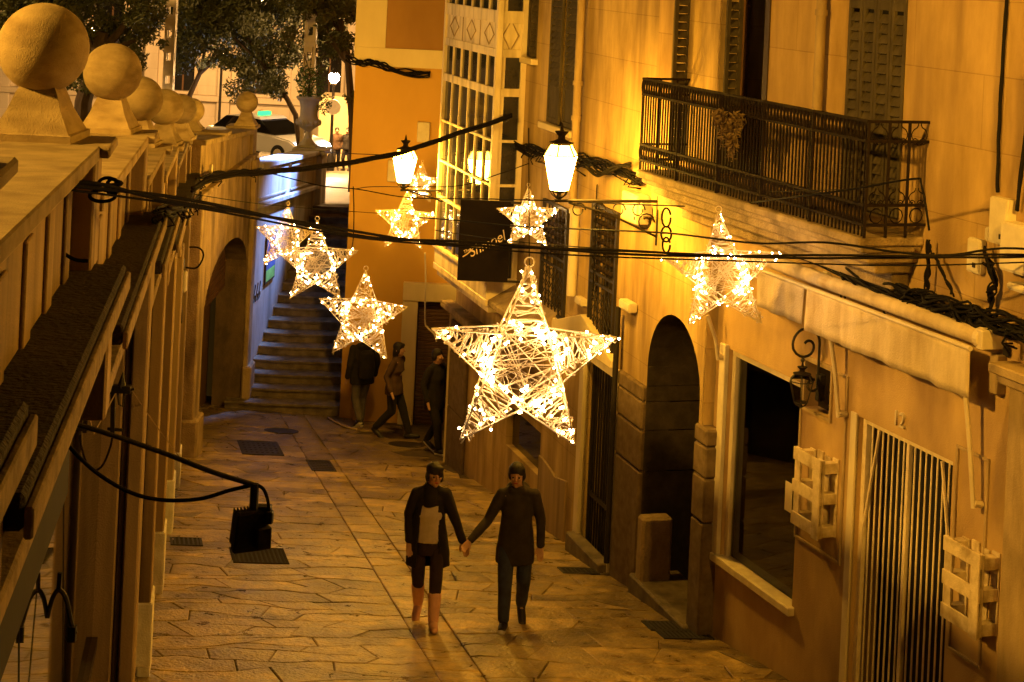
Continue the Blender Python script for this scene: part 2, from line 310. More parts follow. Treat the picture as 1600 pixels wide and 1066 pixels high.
# drain covers and gratings let into the paving
def cover(x0, y0, x1, y1, kind, label, cat='drain cover', mat='iron', slope=0):
    a = ground((x0+x1)/2, (y0+y1)/2); pa, qa = gpq((x0+x1)/2, (y0+y1)/2)
    l = gpq(x0, (y0+y1)/2); r = gpq(x1, (y0+y1)/2); t = gpq((x0+x1)/2, y0); b = gpq((x0+x1)/2, y1)
    hw = abs(r[1]-l[1])/2; hp = abs(t[0]-b[0])/2
    root = thing('drain_grate' if kind == 'slats' else 'manhole_cover', label, cat, gp(pa, qa), 'covers and gratings in the paving')
    def pt(p, q, z): return gp(pa+p, qa+q, z)
    if kind == 'round':
        mb = MB(); n = 28; hp = hw
        mb.add([pt(math.sin(i*2*math.pi/n)*hp*r_, math.cos(i*2*math.pi/n)*hw*r_, z) for r_, z in ((1, -.02), (1, .009), (.9, .009), (.88, .004)) for i in range(n)],
               [(k*n+i, k*n+(i+1) % n, (k+1)*n+(i+1) % n, (k+1)*n+i) for k in range(3) for i in range(n)]+[tuple(range(3*n, 4*n))]); mb.build('cover_plate', M[mat], root)
        return
    fr = MB()
    for p0, p1, q0, q1 in ((-hp, hp, -hw, -hw+.03), (-hp, hp, hw-.03, hw), (-hp, -hp+.03, -hw+.03, hw-.03), (hp-.03, hp, -hw+.03, hw-.03)):
        fr.add([pt(p, q, z) for p in (p0, p1) for q in (q0, q1) for z in (-.02, .012)], [(0, 1, 3, 2), (4, 6, 7, 5), (0, 4, 5, 1), (2, 3, 7, 6), (0, 2, 6, 4), (1, 5, 7, 3)])
    fr.build('cover_rim', M[mat], root)
    MB().add([pt(-hp, -hw, .0065), pt(hp, -hw, .0065), pt(hp, hw, .0065), pt(-hp, hw, .0065)], [(0, 1, 2, 3)]).build('cover_plate', M['dark' if kind == 'slats' else mat], root, recalc=False)
    sl = MB()
    if kind == 'slats':
        n = max(5, int(2*hw/.055))
        for i in range(n):
            q = -hw+.03+(2*hw-.06)*(i+.5)/n
            sl.add([pt(p+dq*.0, q+dq, z) for p in (-hp+.03, hp-.03) for dq in (-.012, .012) for z in (-.01, .011)], [(0, 1, 3, 2), (4, 6, 7, 5), (0, 4, 5, 1), (2, 3, 7, 6), (0, 2, 6, 4), (1, 5, 7, 3)])
    else:
        for i in range(1, 6):
            for j in range(1, 8):
                p, q = -hp+2*hp*i/6, -hw+2*hw*j/8
                sl.add([pt(p+a, q+b, z) for a in (-.012, .012) for b in (-.02, .02) for z in (.005, .013)], [(0, 1, 3, 2), (4, 6, 7, 5), (0, 4, 5, 1), (2, 3, 7, 6), (0, 2, 6, 4), (1, 5, 7, 3)])
    sl.build('grating_bars' if kind == 'slats' else 'cover_studs', M[mat], root, kind='stuff')
cover(375, 690, 438, 711, 'plate', 'square dark ribbed cover in the paving below the steps at left')
cover(413, 668, 466, 679, 'round', 'small round dark manhole nearest the foot of the stone steps')
cover(608, 690, 662, 700, 'round', 'round dark manhole at the feet of the group walking by the shutter')
cover(483, 720, 520, 736, 'plate', 'small square dark cover beside the long straight joint in mid street')
cover(362, 857, 447, 881, 'slats', 'wide slatted drain grating under the hanging floodlight', mat='rust_iron')
cover(266, 841, 316, 853, 'slats', 'narrow drain grating beside the white column plinths')
cover(876, 888, 932, 897, 'plate', 'flat dark plate in the paving by the barred white door')
cover(1010, 972, 1085, 986, 'slats', 'farther of two paired gratings before the arched doorway')
cover(1032, 987, 1108, 999, 'slats', 'nearer of two paired gratings at the corner of the orange wall')
cover(866, 840, 880, 846, 'round', 'tiny round stopcock cover beside the white door jamb')

# ------------------------------------------------------------------ walls with openings
def face(W, s0, s1, z0, z1, ops, o, depth, mat, name, parent, reveal=None, rop=None, **k):
    mb = MB(); rv = []
    S = sorted(set([s0, s1]+[x for op in ops for x in op[:2]])); Z = sorted(set([z0, z1]+[x for op in ops for x in (op[2], op[3]+(op[4] if len(op) > 4 else 0))]))
    S = [x for x in S if s0 <= x <= s1]; Z = [x for x in Z if z0 <= x <= z1]
    for i in range(len(S)-1):
        for j in range(len(Z)-1):
            cs, cz = (S[i]+S[i+1])/2, (Z[j]+Z[j+1])/2
            if any(op[0] < cs < op[1] and op[2] < cz < op[3]+(op[4] if len(op) > 4 else 0) for op in ops): continue
            mb.add([W.p(S[i], o, Z[j]), W.p(S[i+1], o, Z[j]), W.p(S[i+1], o, Z[j+1]), W.p(S[i], o, Z[j+1])], [(0, 1, 2, 3)])
    for op in ops:
        a, b, c, d = op[:4]; ar = op[4] if len(op) > 4 else 0
        path = [(a, c), (a, d)]
        if ar:
            n = 20; arc = [((a+b)/2-(b-a)/2*math.cos(math.pi*i/n), d+ar*math.sin(math.pi*i/n)) for i in range(n+1)]
            for i in range(n):
                p, q = arc[i], arc[i+1]
                mb.add([W.p(p[0], o, p[1]), W.p(q[0], o, q[1]), W.p(q[0], o, d+ar), W.p(p[0], o, d+ar)], [(0, 1, 2, 3)])
            path = [(a, c)]+arc+[(b, c)]
        else: path = [(a, c), (a, d), (b, d), (b, c)]
        if op[2] > z0+.01: path.append((a, c))
        for i in range(len(path)-1):
            p, q = path[i], path[i+1]; rv.append((len(mb.f), op))
            mb.add([W.p(p[0], o, p[1]), W.p(q[0], o, q[1]), W.p(q[0], o-depth, q[1]), W.p(p[0], o-depth, p[1])], [(0, 1, 2, 3)])
    bm = bmesh.new(); me = bpy.data.meshes.new(name); me.from_pydata([tuple(v-wloc(parent)) for v in mb.v], [], mb.f)
    for fi, op in rv:
        if reveal and (rop is None or op is rop): me.polygons[fi].material_index = 1
    bm.from_mesh(me)
    bmesh.ops.remove_doubles(bm, verts=bm.verts, dist=1e-4); bm.to_mesh(me); bm.free(); me.materials.append(mat)
    if reveal: me.materials.append(reveal)
    return tag(link(name, me, parent), **k)
def px(W, xl, yt, xr, yb, o=0):                        # picture rectangle read on a wall -> s_near, s_far, z_bottom, z_top
    a = W.hit(xl, yt, o); b = W.hit(xr, yb, o); return min(a[0], b[0]), max(a[0], b[0]), b[1], a[1]
def gw(W, s, o=0): q = W.p(s, o, 0); return gz(q.x, q.y)

# ------------------------------------------------------------------ near right building (shop, number 12, balcony)
S1a = W1.sY(19.2); S1n = W1.sY(6.5)
nearb = thing('townhouse', 'ochre townhouse at right with awning, shop window and long iron balcony', 'building', W1.p(S1a, 0, gw(W1, S1a)))
d_far = W1.hit(1341, 650)[0]; d_near = W1.hit(1489, 728)[0]; d_top = W1.hit(1341, 650)[1]
w_far = W1.hit(1140, 545)[0]; w_near = W1.hit(1237, 955)[0]; w_top = W1.hit(1140, 545)[1]; w_bot = W1.hit(1124, 868)[1]
print('door', d_near, d_far, d_top, 'win', w_near, w_far, w_bot, w_top)
n_s0, n_s1, n_z0, n_z1 = px(W1, 1262, 560, 1298, 655)
zsplit = W1.hit(1000, 318)[1]
bd0, bd1 = W1.hit(1205, 30)[0], W1.hit(1082, 30)[0]; sh0, sh1 = W1.hit(1418, 40)[0], W1.hit(1327, 40)[0]; fz = W1.hit(1345, 380, .64)[1]+.1; fz0 = fz-.05
face(W1, S1n, S1a, -4, zsplit, [(d_near, d_far, -4, d_top), (w_near, w_far, w_bot, w_top), (n_s0, n_s1, n_z0, n_z1)], 0, .3, M['stucco1low'], 'ground_floor_wall', nearb)
S1u = W1.sY(20.9)
face(W1, S1n, S1u, zsplit, 13, [(bd0, bd1, fz, 9.2), (sh0, sh1, fz, 9.2)], .004, .22, M['stucco1'], 'upper_wall', nearb)
MB().wb(W1, S1n, S1a-.2, -1.7, -1.6, -4, 3.2).build('back_wall', M['stucco1low'], nearb)
MB().wb(W1, bd0-.3, S1u, -.9, -.8, fz, 10).build('room_back', M['dark'], nearb)
MB().wb(W1, n_s0, n_s1, -.16, -.14, n_z0, n_z1).build('small_window', M['glassdark'], nearb)
mb = MB(); fo = .03
for a, b, c, d in ((n_s0-.03, n_s1+.03, n_z0-.03, n_z0), (n_s0-.03, n_s1+.03, n_z1, n_z1+.03), (n_s0-.03, n_s0, n_z0, n_z1), (n_s1, n_s1+.03, n_z0, n_z1)): mb.wb(W1, a, b, 0, .025, c, d)
mb.build('small_window_frame', M['pipe'], nearb)
# raised moulding rectangles either side of the door
def moulding(xl, yt, xr, yb, name='wall_moulding'):
    s0, s1, z0, z1 = px(W1, xl, yt, xr, yb); m = MB(); t = .028
    for a, b, c, d in ((s0, s1, z0, z0+t), (s0, s1, z1-t, z1), (s0, s0+t, z0+t, z1-t), (s1-t, s1, z0+t, z1-t)): m.wb(W1, a, b, 0, .022, c, d)
    m.build(name, M['pipe'], nearb, bevel=.004)
moulding(1256, 556, 1314, 884); moulding(1497, 694, 1533, 1046)
# shop window
win = MB(); fw = .07
for a, b, c, d in ((w_near, w_far, w_top-fw, w_top), (w_near, w_near+fw, w_bot, w_top-fw), (w_far-fw, w_far, w_bot, w_top-fw)): win.wb(W1, a, b, -.12, -.04, c, d)
wf = win.build('shop_window', M['wood_white'], nearb, bevel=.006)
MB().wb(W1, w_near+fw, w_far-fw, -.09, -.085, w_bot+.02, w_top-fw).build('pane', M['glass'], wf)
MB().wb(W1, w_near-.05, w_far+.16, -.12, .07, w_bot-.07, w_bot+.015).build('sill', M['wood_white'], wf, bevel=.01)
MB().wb(W1, w_far+.0, w_far+.13, 0, .05, w_bot+.015, w_top+.04).build('jamb', M['boxgrey'], wf, bevel=.006)
ns, nz_ = W1.hit(1221, 775); MB().wb(W1, ns-.07, ns+.07, -.082, -.079, nz_-.16, nz_+.13).build('paper_notice', M['wood_white'], wf)
MB().wb(W1, w_far-.42, w_far-.12, -.42, -.36, w_bot, w_top).build('inner_blind', M['curtain'], nearb)
fl = MB().wb(W1, S1n, S1a-.2, -2.5, -.31, -4, W1.hit(1180, 935)[1]).build('shop_floor', M['brownwood'], nearb)
# door 12: barred gate
gate = MB(); ft = .06
for a, b, c, d in ((d_near, d_far, d_top-ft, d_top), (d_near, d_near+ft, -2, d_top-ft), (d_far-ft, d_far, -2, d_top-ft)): gate.wb(W1, a, b, -.14, -.06, c, d)
MB().wb(W1, d_far, d_far+.1, -.02, .02, -2, d_top+.02).build('door_casing', M['wood_white'], nearb, bevel=.004)
go = gate.build('barred_gate', M['bars'], nearb)
nb = 16; bme = None
for i in range(nb):
    s = d_near+ft+(d_far-d_near-2*ft)*(i+.5)/nb; c = W1.p(s, -.10, d_top-ft)
    w = .019 if i != nb//2 else .042
    if i == nb//2: MB().wb(W1, s-w/2, s+w/2, -.12, -.08, -2, d_top-ft).build('centre_bar', M['bars'], go); continue
    if bme is None:
        m_ = MB(); m_.wb(Flat((0, 0), W1.d, W1.n), -w/2, w/2, -.007, .007, -4.6, 0); bme = m_.mesh('bar', M['bars'], bevel=.004)
    link('bar', bme, go, c)
m_ = MB(); m_.bar(W1.p(d_far-ft, -.07, d_top-1.0), W1.p(d_far-ft-.2, -.07, d_top-.07), .02); m_.build('brace', M['bars'], go); m_ = MB(); m_.bar(W1.p(d_near+ft, -.07, d_top-1.0), W1.p(d_near+ft+.2, -.07, d_top-.07), .02); m_.build('brace', M['bars'], go)
MB().wb(W1, d_near, d_far, -.34, -.30, -4, d_top).build('door_leaf', M['dark'], nearb)
def text(s, name, mat, parent, loc, size, ext, W, shear=0, rot=0, out=.0, font_mat=None, sx=1):
    c = bpy.data.curves.new(name, 'FONT'); c.body = s; c.size = size; c.extrude = ext; c.shear = shear; c.align_x = 'CENTER'; c.align_y = 'CENTER'
    t = bpy.data.objects.new(name, c); COL.objects.link(t)
    dg = bpy.context.evaluated_depsgraph_get(); me = bpy.data.meshes.new_from_object(t.evaluated_get(dg)); bpy.data.objects.remove(t)
    x = Vector((-W.d.x, -W.d.y, 0)) if W in (W1, W2) else Vector((W.d.x, W.d.y, 0)); z = Vector((0, 0, 1)); y = x.cross(z)*-1
    n = Vector((W.n.x, W.n.y, 0)); Mx = Matrix((x, z, n)).transposed() @ Matrix.Rotation(rot, 3, 'Z') @ Matrix.Diagonal((sx, 1, 1))
    me.transform(Mx.to_4x4()); me.materials.clear(); me.materials.append(mat)
    return link(name, me, parent, loc)
ns, nz_ = W1.hit(1407, 656); text('12', 'house_number', M['pipe_white'], nearb, W1.p(ns, .012, nz_), .19, .012, W1)
# near end pilaster with small capital
ps_, pz_ = W1.hit(1577, 600, .12); MB().wb(W1, S1n, ps_, 0, .12, -4, pz_).build('corner_pilaster', M['pipe'], nearb, bevel=.01)
m_ = MB(); m_.wb(W1, S1n, ps_+.06, 0, .2, pz_, pz_+.08); m_.wb(W1, S1n, ps_+.1, 0, .26, pz_+.08, pz_+.16); m_.build('pilaster_cap', M['pipe'], nearb, bevel=.01)
# louvred shutters
slat_me = {}
def shutter(W, s0, s1, z0, z1, o, parent, name='shutter', pitch=.075, cols=1, th=.035, panel=0, mid=True, mat='shutter'):
    f = MB(); st = .045
    f.wb(W, s0, s0+st, o, o+th, z0, z1); f.wb(W, s1-st, s1, o, o+th, z0, z1)
    f.wb(W, s0+st, s1-st, o, o+th, z0, z0+.07); f.wb(W, s0+st, s1-st, o, o+th, z1-.07, z1); zm = (z0+z1)/2
    if mid: f.wb(W, s0+st, s1-st, o, o+th, zm-.04, zm+.04)
    if panel: f.wb(W, s0+st, s1-st, o+.008, o+.02, z0+.07, z0+panel); z0 = z0+panel-.07
    so = f.build(name, M[mat], parent, bevel=.003)
    key = (round(s1-s0, 3), W.ang); fr = Flat((0, 0), W.d, W.n)
    if key not in slat_me:
        m_ = MB(); L = (s1-s0-2*st)/2
        P = [fr.p(a*L, b*.022, b*-.030*pitch/.075+c*.005) for a in (-1, 1) for b in (-1, 1) for c in (-1, 1)]
        m_.add(P, [(0, 1, 3, 2), (4, 6, 7, 5), (0, 4, 5, 1), (2, 3, 7, 6), (0, 2, 6, 4), (1, 5, 7, 3)]); slat_me[key] = m_.mesh('slat', M[mat])
    z = z0+.07+pitch/2
    while z < z1-.07:
        if not (mid and abs(z-zm) < .06): link('slat', slat_me[key], so, W.p((s0+s1)/2, o+th/2, z), rot=(0, 0, R.uniform(-.004, .004)))
        z += pitch
    return so
sm = (sh0+sh1)/2; q = (sh1-sh0)/4
for i in range(4): shutter(W1, sh0+i*q+.004, sh0+(i+1)*q-.004, fz+.04, 8.6, -.02, nearb, pitch=.092)
# open balcony door: leaves swung outward, seen edge on, plus brown inner door
Wp = Flat(W1.p(bd1, 0, 0).xy, W1.n, W1.d*-1)
sd_ = shutter(Wp, .01, .22, fz+.04, 8.6, -.02, nearb, pitch=.092)
bm_ = W1.hit(1158, 30)[0]; Wp2 = Flat(W1.p(bm_, 0, 0).xy, W1.n, W1.d*-1); shutter(Wp2, -.02, .17, fz+.04, 8.6, -.02, nearb, pitch=.092)
bq0, bq1 = W1.hit(1152, 30)[0], W1.hit(1114, 30)[0]
MB().wb(W1, bq0, bq1, -.16, -.12, fz, 9.2).build('inner_door', M['brownwood'], nearb, bevel=.006)
bp = W1.hit(1198, 30)[0]; MB().wb(W1, bd0, bp, -.1, .02, fz, 9.2).build('door_post', M['darkwood'], nearb)

# balcony: slab with mouldings, railing
bs1, bz = W1.hit(996, 262, .64); bs0 = W1.hit(1345, 378, .64)[0]; zt = W1.hit(998, 122, .64)[1]
print('balcony', bs0, bs1, 'floor z', bz, fz, 'rail', zt, W1.hit(1345, 186, .64)[1])
fz = bz
bal = tag(link('balcony', MB().wb(W1, bs0, bs1, -.0, .66, fz-.10, fz-.02).mesh('balcony', M['stone'], wloc(nearb), bevel=.015), nearb))
m_ = MB(); m_.wb(W1, bs0+.04, bs1-.04, 0, .60, fz-.16, fz-.1); m_.wb(W1, bs0+.08, bs1-.08, 0, .52, fz-.26, fz-.16); m_.wb(W1, bs0+.14, bs1-.14, 0, .40, fz-.36, fz-.26); m_.wb(W1, bs0+.2, bs1-.2, 0, .18, fz-.52, fz-.36)
m_.build('cornice', M['stone'], bal, bevel=.012)
rail_h = zt-fz
rl = MB()
for h in (rail_h, rail_h-.17, .09, .26): rl.wb(W1, bs0, bs1, .60, .63, fz+h-.012, fz+h+.012)
for s in (bs0, bs1):
    for h in (rail_h, rail_h-.17, .09, .26): rl.bar(W1.p(s, 0, fz+h), W1.p(s, .615, fz+h), .024)
    for o_ in (.61, .4, .2): rl.bar(W1.p(s, o_, fz-.02), W1.p(s, o_, fz+rail_h), .024)
for i in range(1, 5): rl.bar(W1.p(bs0+(bs1-bs0)*i/5, .615, fz-.02), W1.p(bs0+(bs1-bs0)*i/5, .615, fz+rail_h), .03)
rl.build('railing', M['rust_iron'], bal)
nbar = 74; fr = Flat((0, 0), W1.d, W1.n)
b1 = MB().bar((0, 0, 0), (0, 0, rail_h), .014).mesh('baluster', M['rust_iron'])
for i in range(nbar): link('baluster', b1, bal, W1.p(bs0+(bs1-bs0)*(i+.5)/nbar, .615, fz-.01), rot=(0, 0, W1.ang))
def scroll_mesh(w, hz, big):                           # lyre scrolls between balusters
    m_ = MB()
    for sgn in (-1, 1):
        pts = [fr.p(sgn*w*(.08+.36*math.sin(math.pi*min(1, t/10*1.1))*(1 if t < 8 else .5)), 0, hz*(t/10)) for t in range(11)]; m_.tube(pts, .0055, 4)
        c0 = fr.p(sgn*w*.22, 0, hz*.14); m_.tube([c0+Vector((fr.d.x*math.cos(a)*r_, fr.d.y*math.cos(a)*r_, math.sin(a)*r_)) for a, r_ in [(k*.8, w*.2*(1-k*.07)) for k in range(12)]], .005, 4)
    if big: m_.tube([fr.p(math.cos(a)*w*.36, 0, -w*.45+math.sin(a)*w*.36) for a in [k*2*math.pi/10 for k in range(10)]], .006, 4, True)
    return m_
tops = MB()
for i in range(nbar):
    s = bs0+(bs1-bs0)*(i+1)/nbar
    for kk, (zz, hh) in enumerate(((fz+rail_h-.17, .16), (fz+.1, .15))):
        w = (bs1-bs0)/nbar
        for sgn in (-1, 1):
            tops.tube([W1.p(s+sgn*w*.42*math.sin(math.pi*t/5), .615, zz+hh*t/5) for t in range(6)], .009, 4)
tops.build('scrollwork', M['rust_iron'], bal, kind='stuff')
sc_ = MB()
frn = Flat((0, 0), W1.n, W1.d)
for s in (bs0,):
    fr_old = fr; fr = frn
    for o_ in (.1, .3, .5):
        for zz in (fz+rail_h-.2, fz+.25):
            t_ = scroll_mesh(.18, .19 if zz > fz+.5 else .16, zz < fz+.5); off = W1.p(s, o_, zz); sc_.add([v+off for v in t_.v], t_.f)
    fr = fr_old
sc_.build('end_scrollwork', M['rust_iron'], bal, kind='stuff')
# downpipes on the facade
def pipe(W, x, y0, y1, r, name, mat, parent, o=.09, rings=(), x2=None):
    s, z1 = W.hit(x, y0, o); z0 = W.hit(x2 or x, y1, o)[1]; m_ = MB(); m_.tube([W.p(s, o, z1), W.p(s, o, z0)], r, 12)
    for ry in rings: zz = W.hit(x, ry, o)[1]; m_.tube([W.p(s, o, zz+.03), W.p(s, o, zz-.03)], r*1.25, 12)
    return m_.build(name, mat, parent, smooth=True)
pipe(W1, 1287, -60, 215, .05, 'downpipe', M['pipe'], nearb, rings=(20,), x2=1278)

# ------------------------------------------------------------------ far right building (arch, grilles, bay)
S2n, S2f = W2.sY(19.2), W2.sY(29.2)
farb = thing('old_house', 'golden old house in mid street with arched doorway, grilled windows and white bay', 'building', W2.p(S2n, 0, gw(W2, S2n)))
a_far = W2.hit(1006, 700)[0]; a_near = W2.hit(1090, 700)[0]; a_top = W2.hit(1047, 489)[1]; a_sp = a_top-.75
g2 = px(W2, 930, 318, 958, 560); g1 = px(W2, 853, 312, 882, 500)
dd = (W2.hit(957, 700)[0], W2.hit(912, 700)[0]); dtop = W2.hit(909, 552)[1]
sh_a = px(W2, 862, 0, 897, 205); sh_b = px(W2, 817, 0, 838, 92)
dk = px(W2, 793, 630, 842, 745)
lowz = W2.hit(950, 330)[1]
ops_lo = [(a_near, a_far, -4, a_sp, a_top-a_sp), (dd[0], dd[1], -4, dtop), (dk[0], dk[1], dk[2], dk[3])]
z_mid = 2.95
print('arch', a_near, a_far, a_sp, a_top, 'g2', g2, 'g1', g1, 'dd', dd, dtop, 'dk', dk, 'sha', sh_a, 'shb', sh_b)
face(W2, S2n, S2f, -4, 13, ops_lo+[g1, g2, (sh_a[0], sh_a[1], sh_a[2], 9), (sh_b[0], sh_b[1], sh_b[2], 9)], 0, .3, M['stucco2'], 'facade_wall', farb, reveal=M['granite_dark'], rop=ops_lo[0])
MB().wb(W2, S2n+.2, S2f, -1.6, -1.5, -4, 12).build('room_back', M['dark'], farb)
MB().wb(W2, S2n, S2n+.05, -1.6, 0, -4, 12).build('party_wall', M['stucco2'], farb)
MB().wb(W2, S2f-.05, S2f, -3, 0, -4, 12).build('end_wall', M['stucco2'], farb)
# granite facing blocks round the arch
zg = [gw(W2, a_far)-.1]; gtop = W2.hit(974, 578)[1]
levels = [-1.4, W2.hit(974, 712)[1], W2.hit(974, 648)[1], W2.hit(974, 603)[1], gtop]
for i in range(len(levels)-1):
    z0, z1 = levels[i]+.006, levels[i+1]-.006
    s_p = W2.hit(966, 700)[0]
    MB().wb(W2, a_far+.0, s_p, -.20, .05, z0, z1).build('stone_block', M['granite'], farb, bevel=.02)
    MB().wb(W2, a_near-.34, a_near, -.30, .05, z0, z1).build('stone_block', M['granite'], farb, bevel=.02)
    MB().wb(W2, a_far-.012, a_far-.003, -.94, -.0, z0, z1).build('stone_block', M['granite_dark'], farb, bevel=.003)  # thin facing whose dark colour carries the jamb's shade
MB().wb(W2, a_far-.32, a_far-.12, -.28, .09, gw(W2, a_far)-.1, W2.hit(1030, 822)[1]).build('guard_stone', M['stone'], farb, bevel=.03)
MB().wb(W2, a_near-.1, a_far, -.5, .12, gw(W2, a_near)-.3, gw(W2, (a_near+a_far)/2)+.14).build('doorstep', M['step'], farb, bevel=.02)
ml = MB(); na = 20; arc_p = [((a_near+a_far)/2-(a_far-a_near-.01)/2*math.cos(math.pi*i/na), a_sp+(a_top-a_sp-.005)*math.sin(math.pi*i/na)) for i in range(na+1)]
for i in range(na):
    p_, q_ = arc_p[i], arc_p[i+1]; ml.add([W2.p(p_[0], -.02, p_[1]), W2.p(q_[0], -.02, q_[1]), W2.p(q_[0], -.94, q_[1]), W2.p(p_[0], -.94, p_[1])], [(0, 1, 2, 3)])
ml.build('arch_lining', M['granite_dark'], farb, recalc=False)  # shade under the arch painted as dark granite
MB().wb(W2, a_near-.2, a_far, -1.2, -.95, -4, a_top+.2).build('arched_door', M['darkwood'], farb)
MB().wb(W2, a_far-.012, a_far-.003, -.94, -.0, gtop, a_sp).build('stone_block', M['granite_dark'], farb, bevel=.003)
# barred white door
m_ = MB(); j = .12
for a, b, c, d in ((dd[0]-j, dd[0], -3, dtop+j), (dd[1], dd[1]+.16, -3, dtop+j), (dd[0], dd[1], dtop, dtop+j)): m_.wb(W2, a, b, -.05, .05, c, d)
m_.build('door_surround', M['wood_white'], farb, bevel=.008)
gd = MB(); gd.wb(W2, dd[0], dd[1], -.12, -.08, dtop-.06, dtop); gd.wb(W2, dd[0], dd[1], -.12, -.08, .2, .26); gd.wb(W2, dd[0], dd[0]+.04, -.125, -.075, -2, dtop); gd.wb(W2, dd[1]-.04, dd[1], -.125, -.075, -2, dtop)
gdo = gd.build('security_gate', M['iron'], farb)
bb = MB().bar((0, 0, -4), (0, 0, 0), .022).mesh('bar', M['iron'])
for i in range(11): link('bar', bb, gdo, W2.p(dd[0]+(dd[1]-dd[0])*(i+.5)/11, -.1, dtop-.06), rot=(0, 0, W2.ang))
MB().wb(W2, dd[0], dd[1], -.30, -.26, -4, dtop).build('door_leaf', M['dark'], farb)
MB().wb(W2, dd[0]-.1, dd[1]+.1, -.02, .16, -3, gw(W2, dd[0])+.12).build('threshold', M['step'], farb, bevel=.015)
# pale hood over the door
h0 = W2.hit(966, 572)[0]; h1 = W2.hit(872, 520)[0]; hz0 = W2.hit(966, 588)[1]; hz1 = W2.hit(872, 515)[1]
MB().prism([W2.p(h0, 0, dtop+j), W2.p(h1-.0, 0, dtop+j), W2.p(h1, 0, dtop+j+.1), W2.p((h0+h1)/2, 0, dtop+j+.42), W2.p(h0, 0, dtop+j+.1)], Vector((W2.n.x, W2.n.y, 0))*.10).build('door_hood', M['cream'], farb, bevel=.01)
# window grilles with discs above and lattice below
def grille(g, name):
    s0, s1, z0, z1 = g; f = MB()
    for a, b, c, d in ((s0-.02, s1+.02, z0-.02, z0+.02), (s0-.02, s1+.02, z1-.02, z1+.02), (s0-.02, s0+.015, z0, z1), (s1-.015, s1+.02, z0, z1)): f.wb(W2, a, b, .0, .04, c, d)
    zm = z0+(z1-z0)*.52; f.wb(W2, s0, s1, .005, .035, zm-.015, zm+.015); f.wb(W2, s0, s1, .005, .035, zm-.14, zm-.11)
    go_ = f.build(name, M['iron'], farb)
    nn = 7; ub = MB().bar((0, 0, 0), (0, 0, z1-z0), .014).mesh('bar', M['iron'])
    for i in range(nn): link('bar', ub, go_, W2.p(s0+(s1-s0)*(i+.5)/nn, .02, z0), rot=(0, 0, W2.ang))
    dsc = MB(); f2 = Flat((0, 0), W2.d, W2.n); dsc.sphere((0, 0, 0), .042, 8, 5, (1, 1, .9)); dm = dsc.mesh('boss', M['rust_iron'], smooth='all')
    z = zm+.08
    while z < z1-.05:
        for i in range(nn-1): link('boss', dm, go_, W2.p(s0+(s1-s0)*(i+1)/nn, .02, z))
        z += .115
    lat = MB(); z = z0+.05; k = 0
    while z < zm-.2:
        for i in range(nn-1):
            c = s0+(s1-s0)*(i+1)/nn; w = (s1-s0)/nn/2
            lat.tube([W2.p(c-w, .02, z), W2.p(c, .02, z+.06), W2.p(c+w, .02, z), W2.p(c, .02, z-.06)], .006, 4, True)
        z += .12
    lat.build('lattice', M['iron'], go_)
    MB().wb(W2, s0, s1, -.2, -.16, z0, z1).build('window_pane', M['glassdark'], farb)
grille(g1, 'window_grille'); grille(g2, 'window_grille')
for g in (g1, g2): MB().wb(W2, g[0]-.05, g[1]+.05, 0, .09, g[2]-.09, g[2]-.02).build('window_sill', M['cream'], farb, bevel=.01)
# shutters upstairs
for g, zt_ in ((sh_a, 8.6), (sh_b, 8.6)):
    w = (g[1]-g[0]); mid = (g[0]+g[1])/2
    shutter(W2, g[0]+.01, mid-w*.07, g[2]+.01, zt_, -.03, farb, pitch=.085, panel=.5 if g is sh_a else 0)
    shutter(W2, mid+w*.07, g[1]-.01, g[2]+.01, zt_, -.03, farb, pitch=.085, panel=.5 if g is sh_a else 0)
    MB().wb(W2, g[0]-.08, g[1]+.08, -.1, .10, g[2]-.09, g[2]).build('window_sill', M['cream'], farb, bevel=.012)
pipe(W2, 911, -40, 330, .055, 'downpipe', M['pipe'], farb, rings=(132, 188), x2=899)
pipe(W2, 899, 325, 462, .065, 'downpipe', M['pipe_white'], farb, rings=(330,), x2=893)
pipe(W2, 966, 480, 888, .035, 'service_pipe', M['iron'], farb, o=.1, x2=956)
pipe(W2, 793, -40, 290, .06, 'soil_pipe', M['iron'], farb, x2=780)
# dado of the middle house, its dark shop window and entrance pillar
lz = W2.hit(842, 708)[1]
poly = [W2.p(W2.hit(843, 760)[0], 0, -3), W2.p(W2.hit(843, 760)[0], 0, lz)]+[W2.p(W2.hit(x_, y_)[0], 0, W2.hit(x_, y_)[1]) for x_, y_ in ((855, 722), (870, 745), (887, 752))]+[W2.p(W2.hit(887, 760)[0], 0, -3)]
MB().prism(poly, Vector((W2.n.x, W2.n.y, 0))*.035).build('dado', M['left_wall'], farb, bevel=.006)
MB().wb(W2, dk[0], dk[1], -.12, -.1, dk[2], dk[3]).build('window_pane', M['glassdark'], farb)
sp0, sp1 = W2.hit(731, 600)[0], W2.hit(705, 600)[0]; spz = W2.hit(718, 505)[1]
for zz0, zz1 in ((-2.2, -.35), (-.34, .55), (.56, spz)):
    MB().wb(W2, sp0, sp1, 0, .05, zz0, zz1).build('stone_block', M['granite'], farb, bevel=.012)
MB().wb(W2, sp1, S2f+.05, -.3, .08, -3, spz+.2).build('corner_pillar', M['cream'], farb, bevel=.012)
MB().wb(W2, sp0-2.6, sp1+.1, 0, .22, spz+.18, spz+.30).build('shop_cornice', M['stone'], farb, bevel=.02)

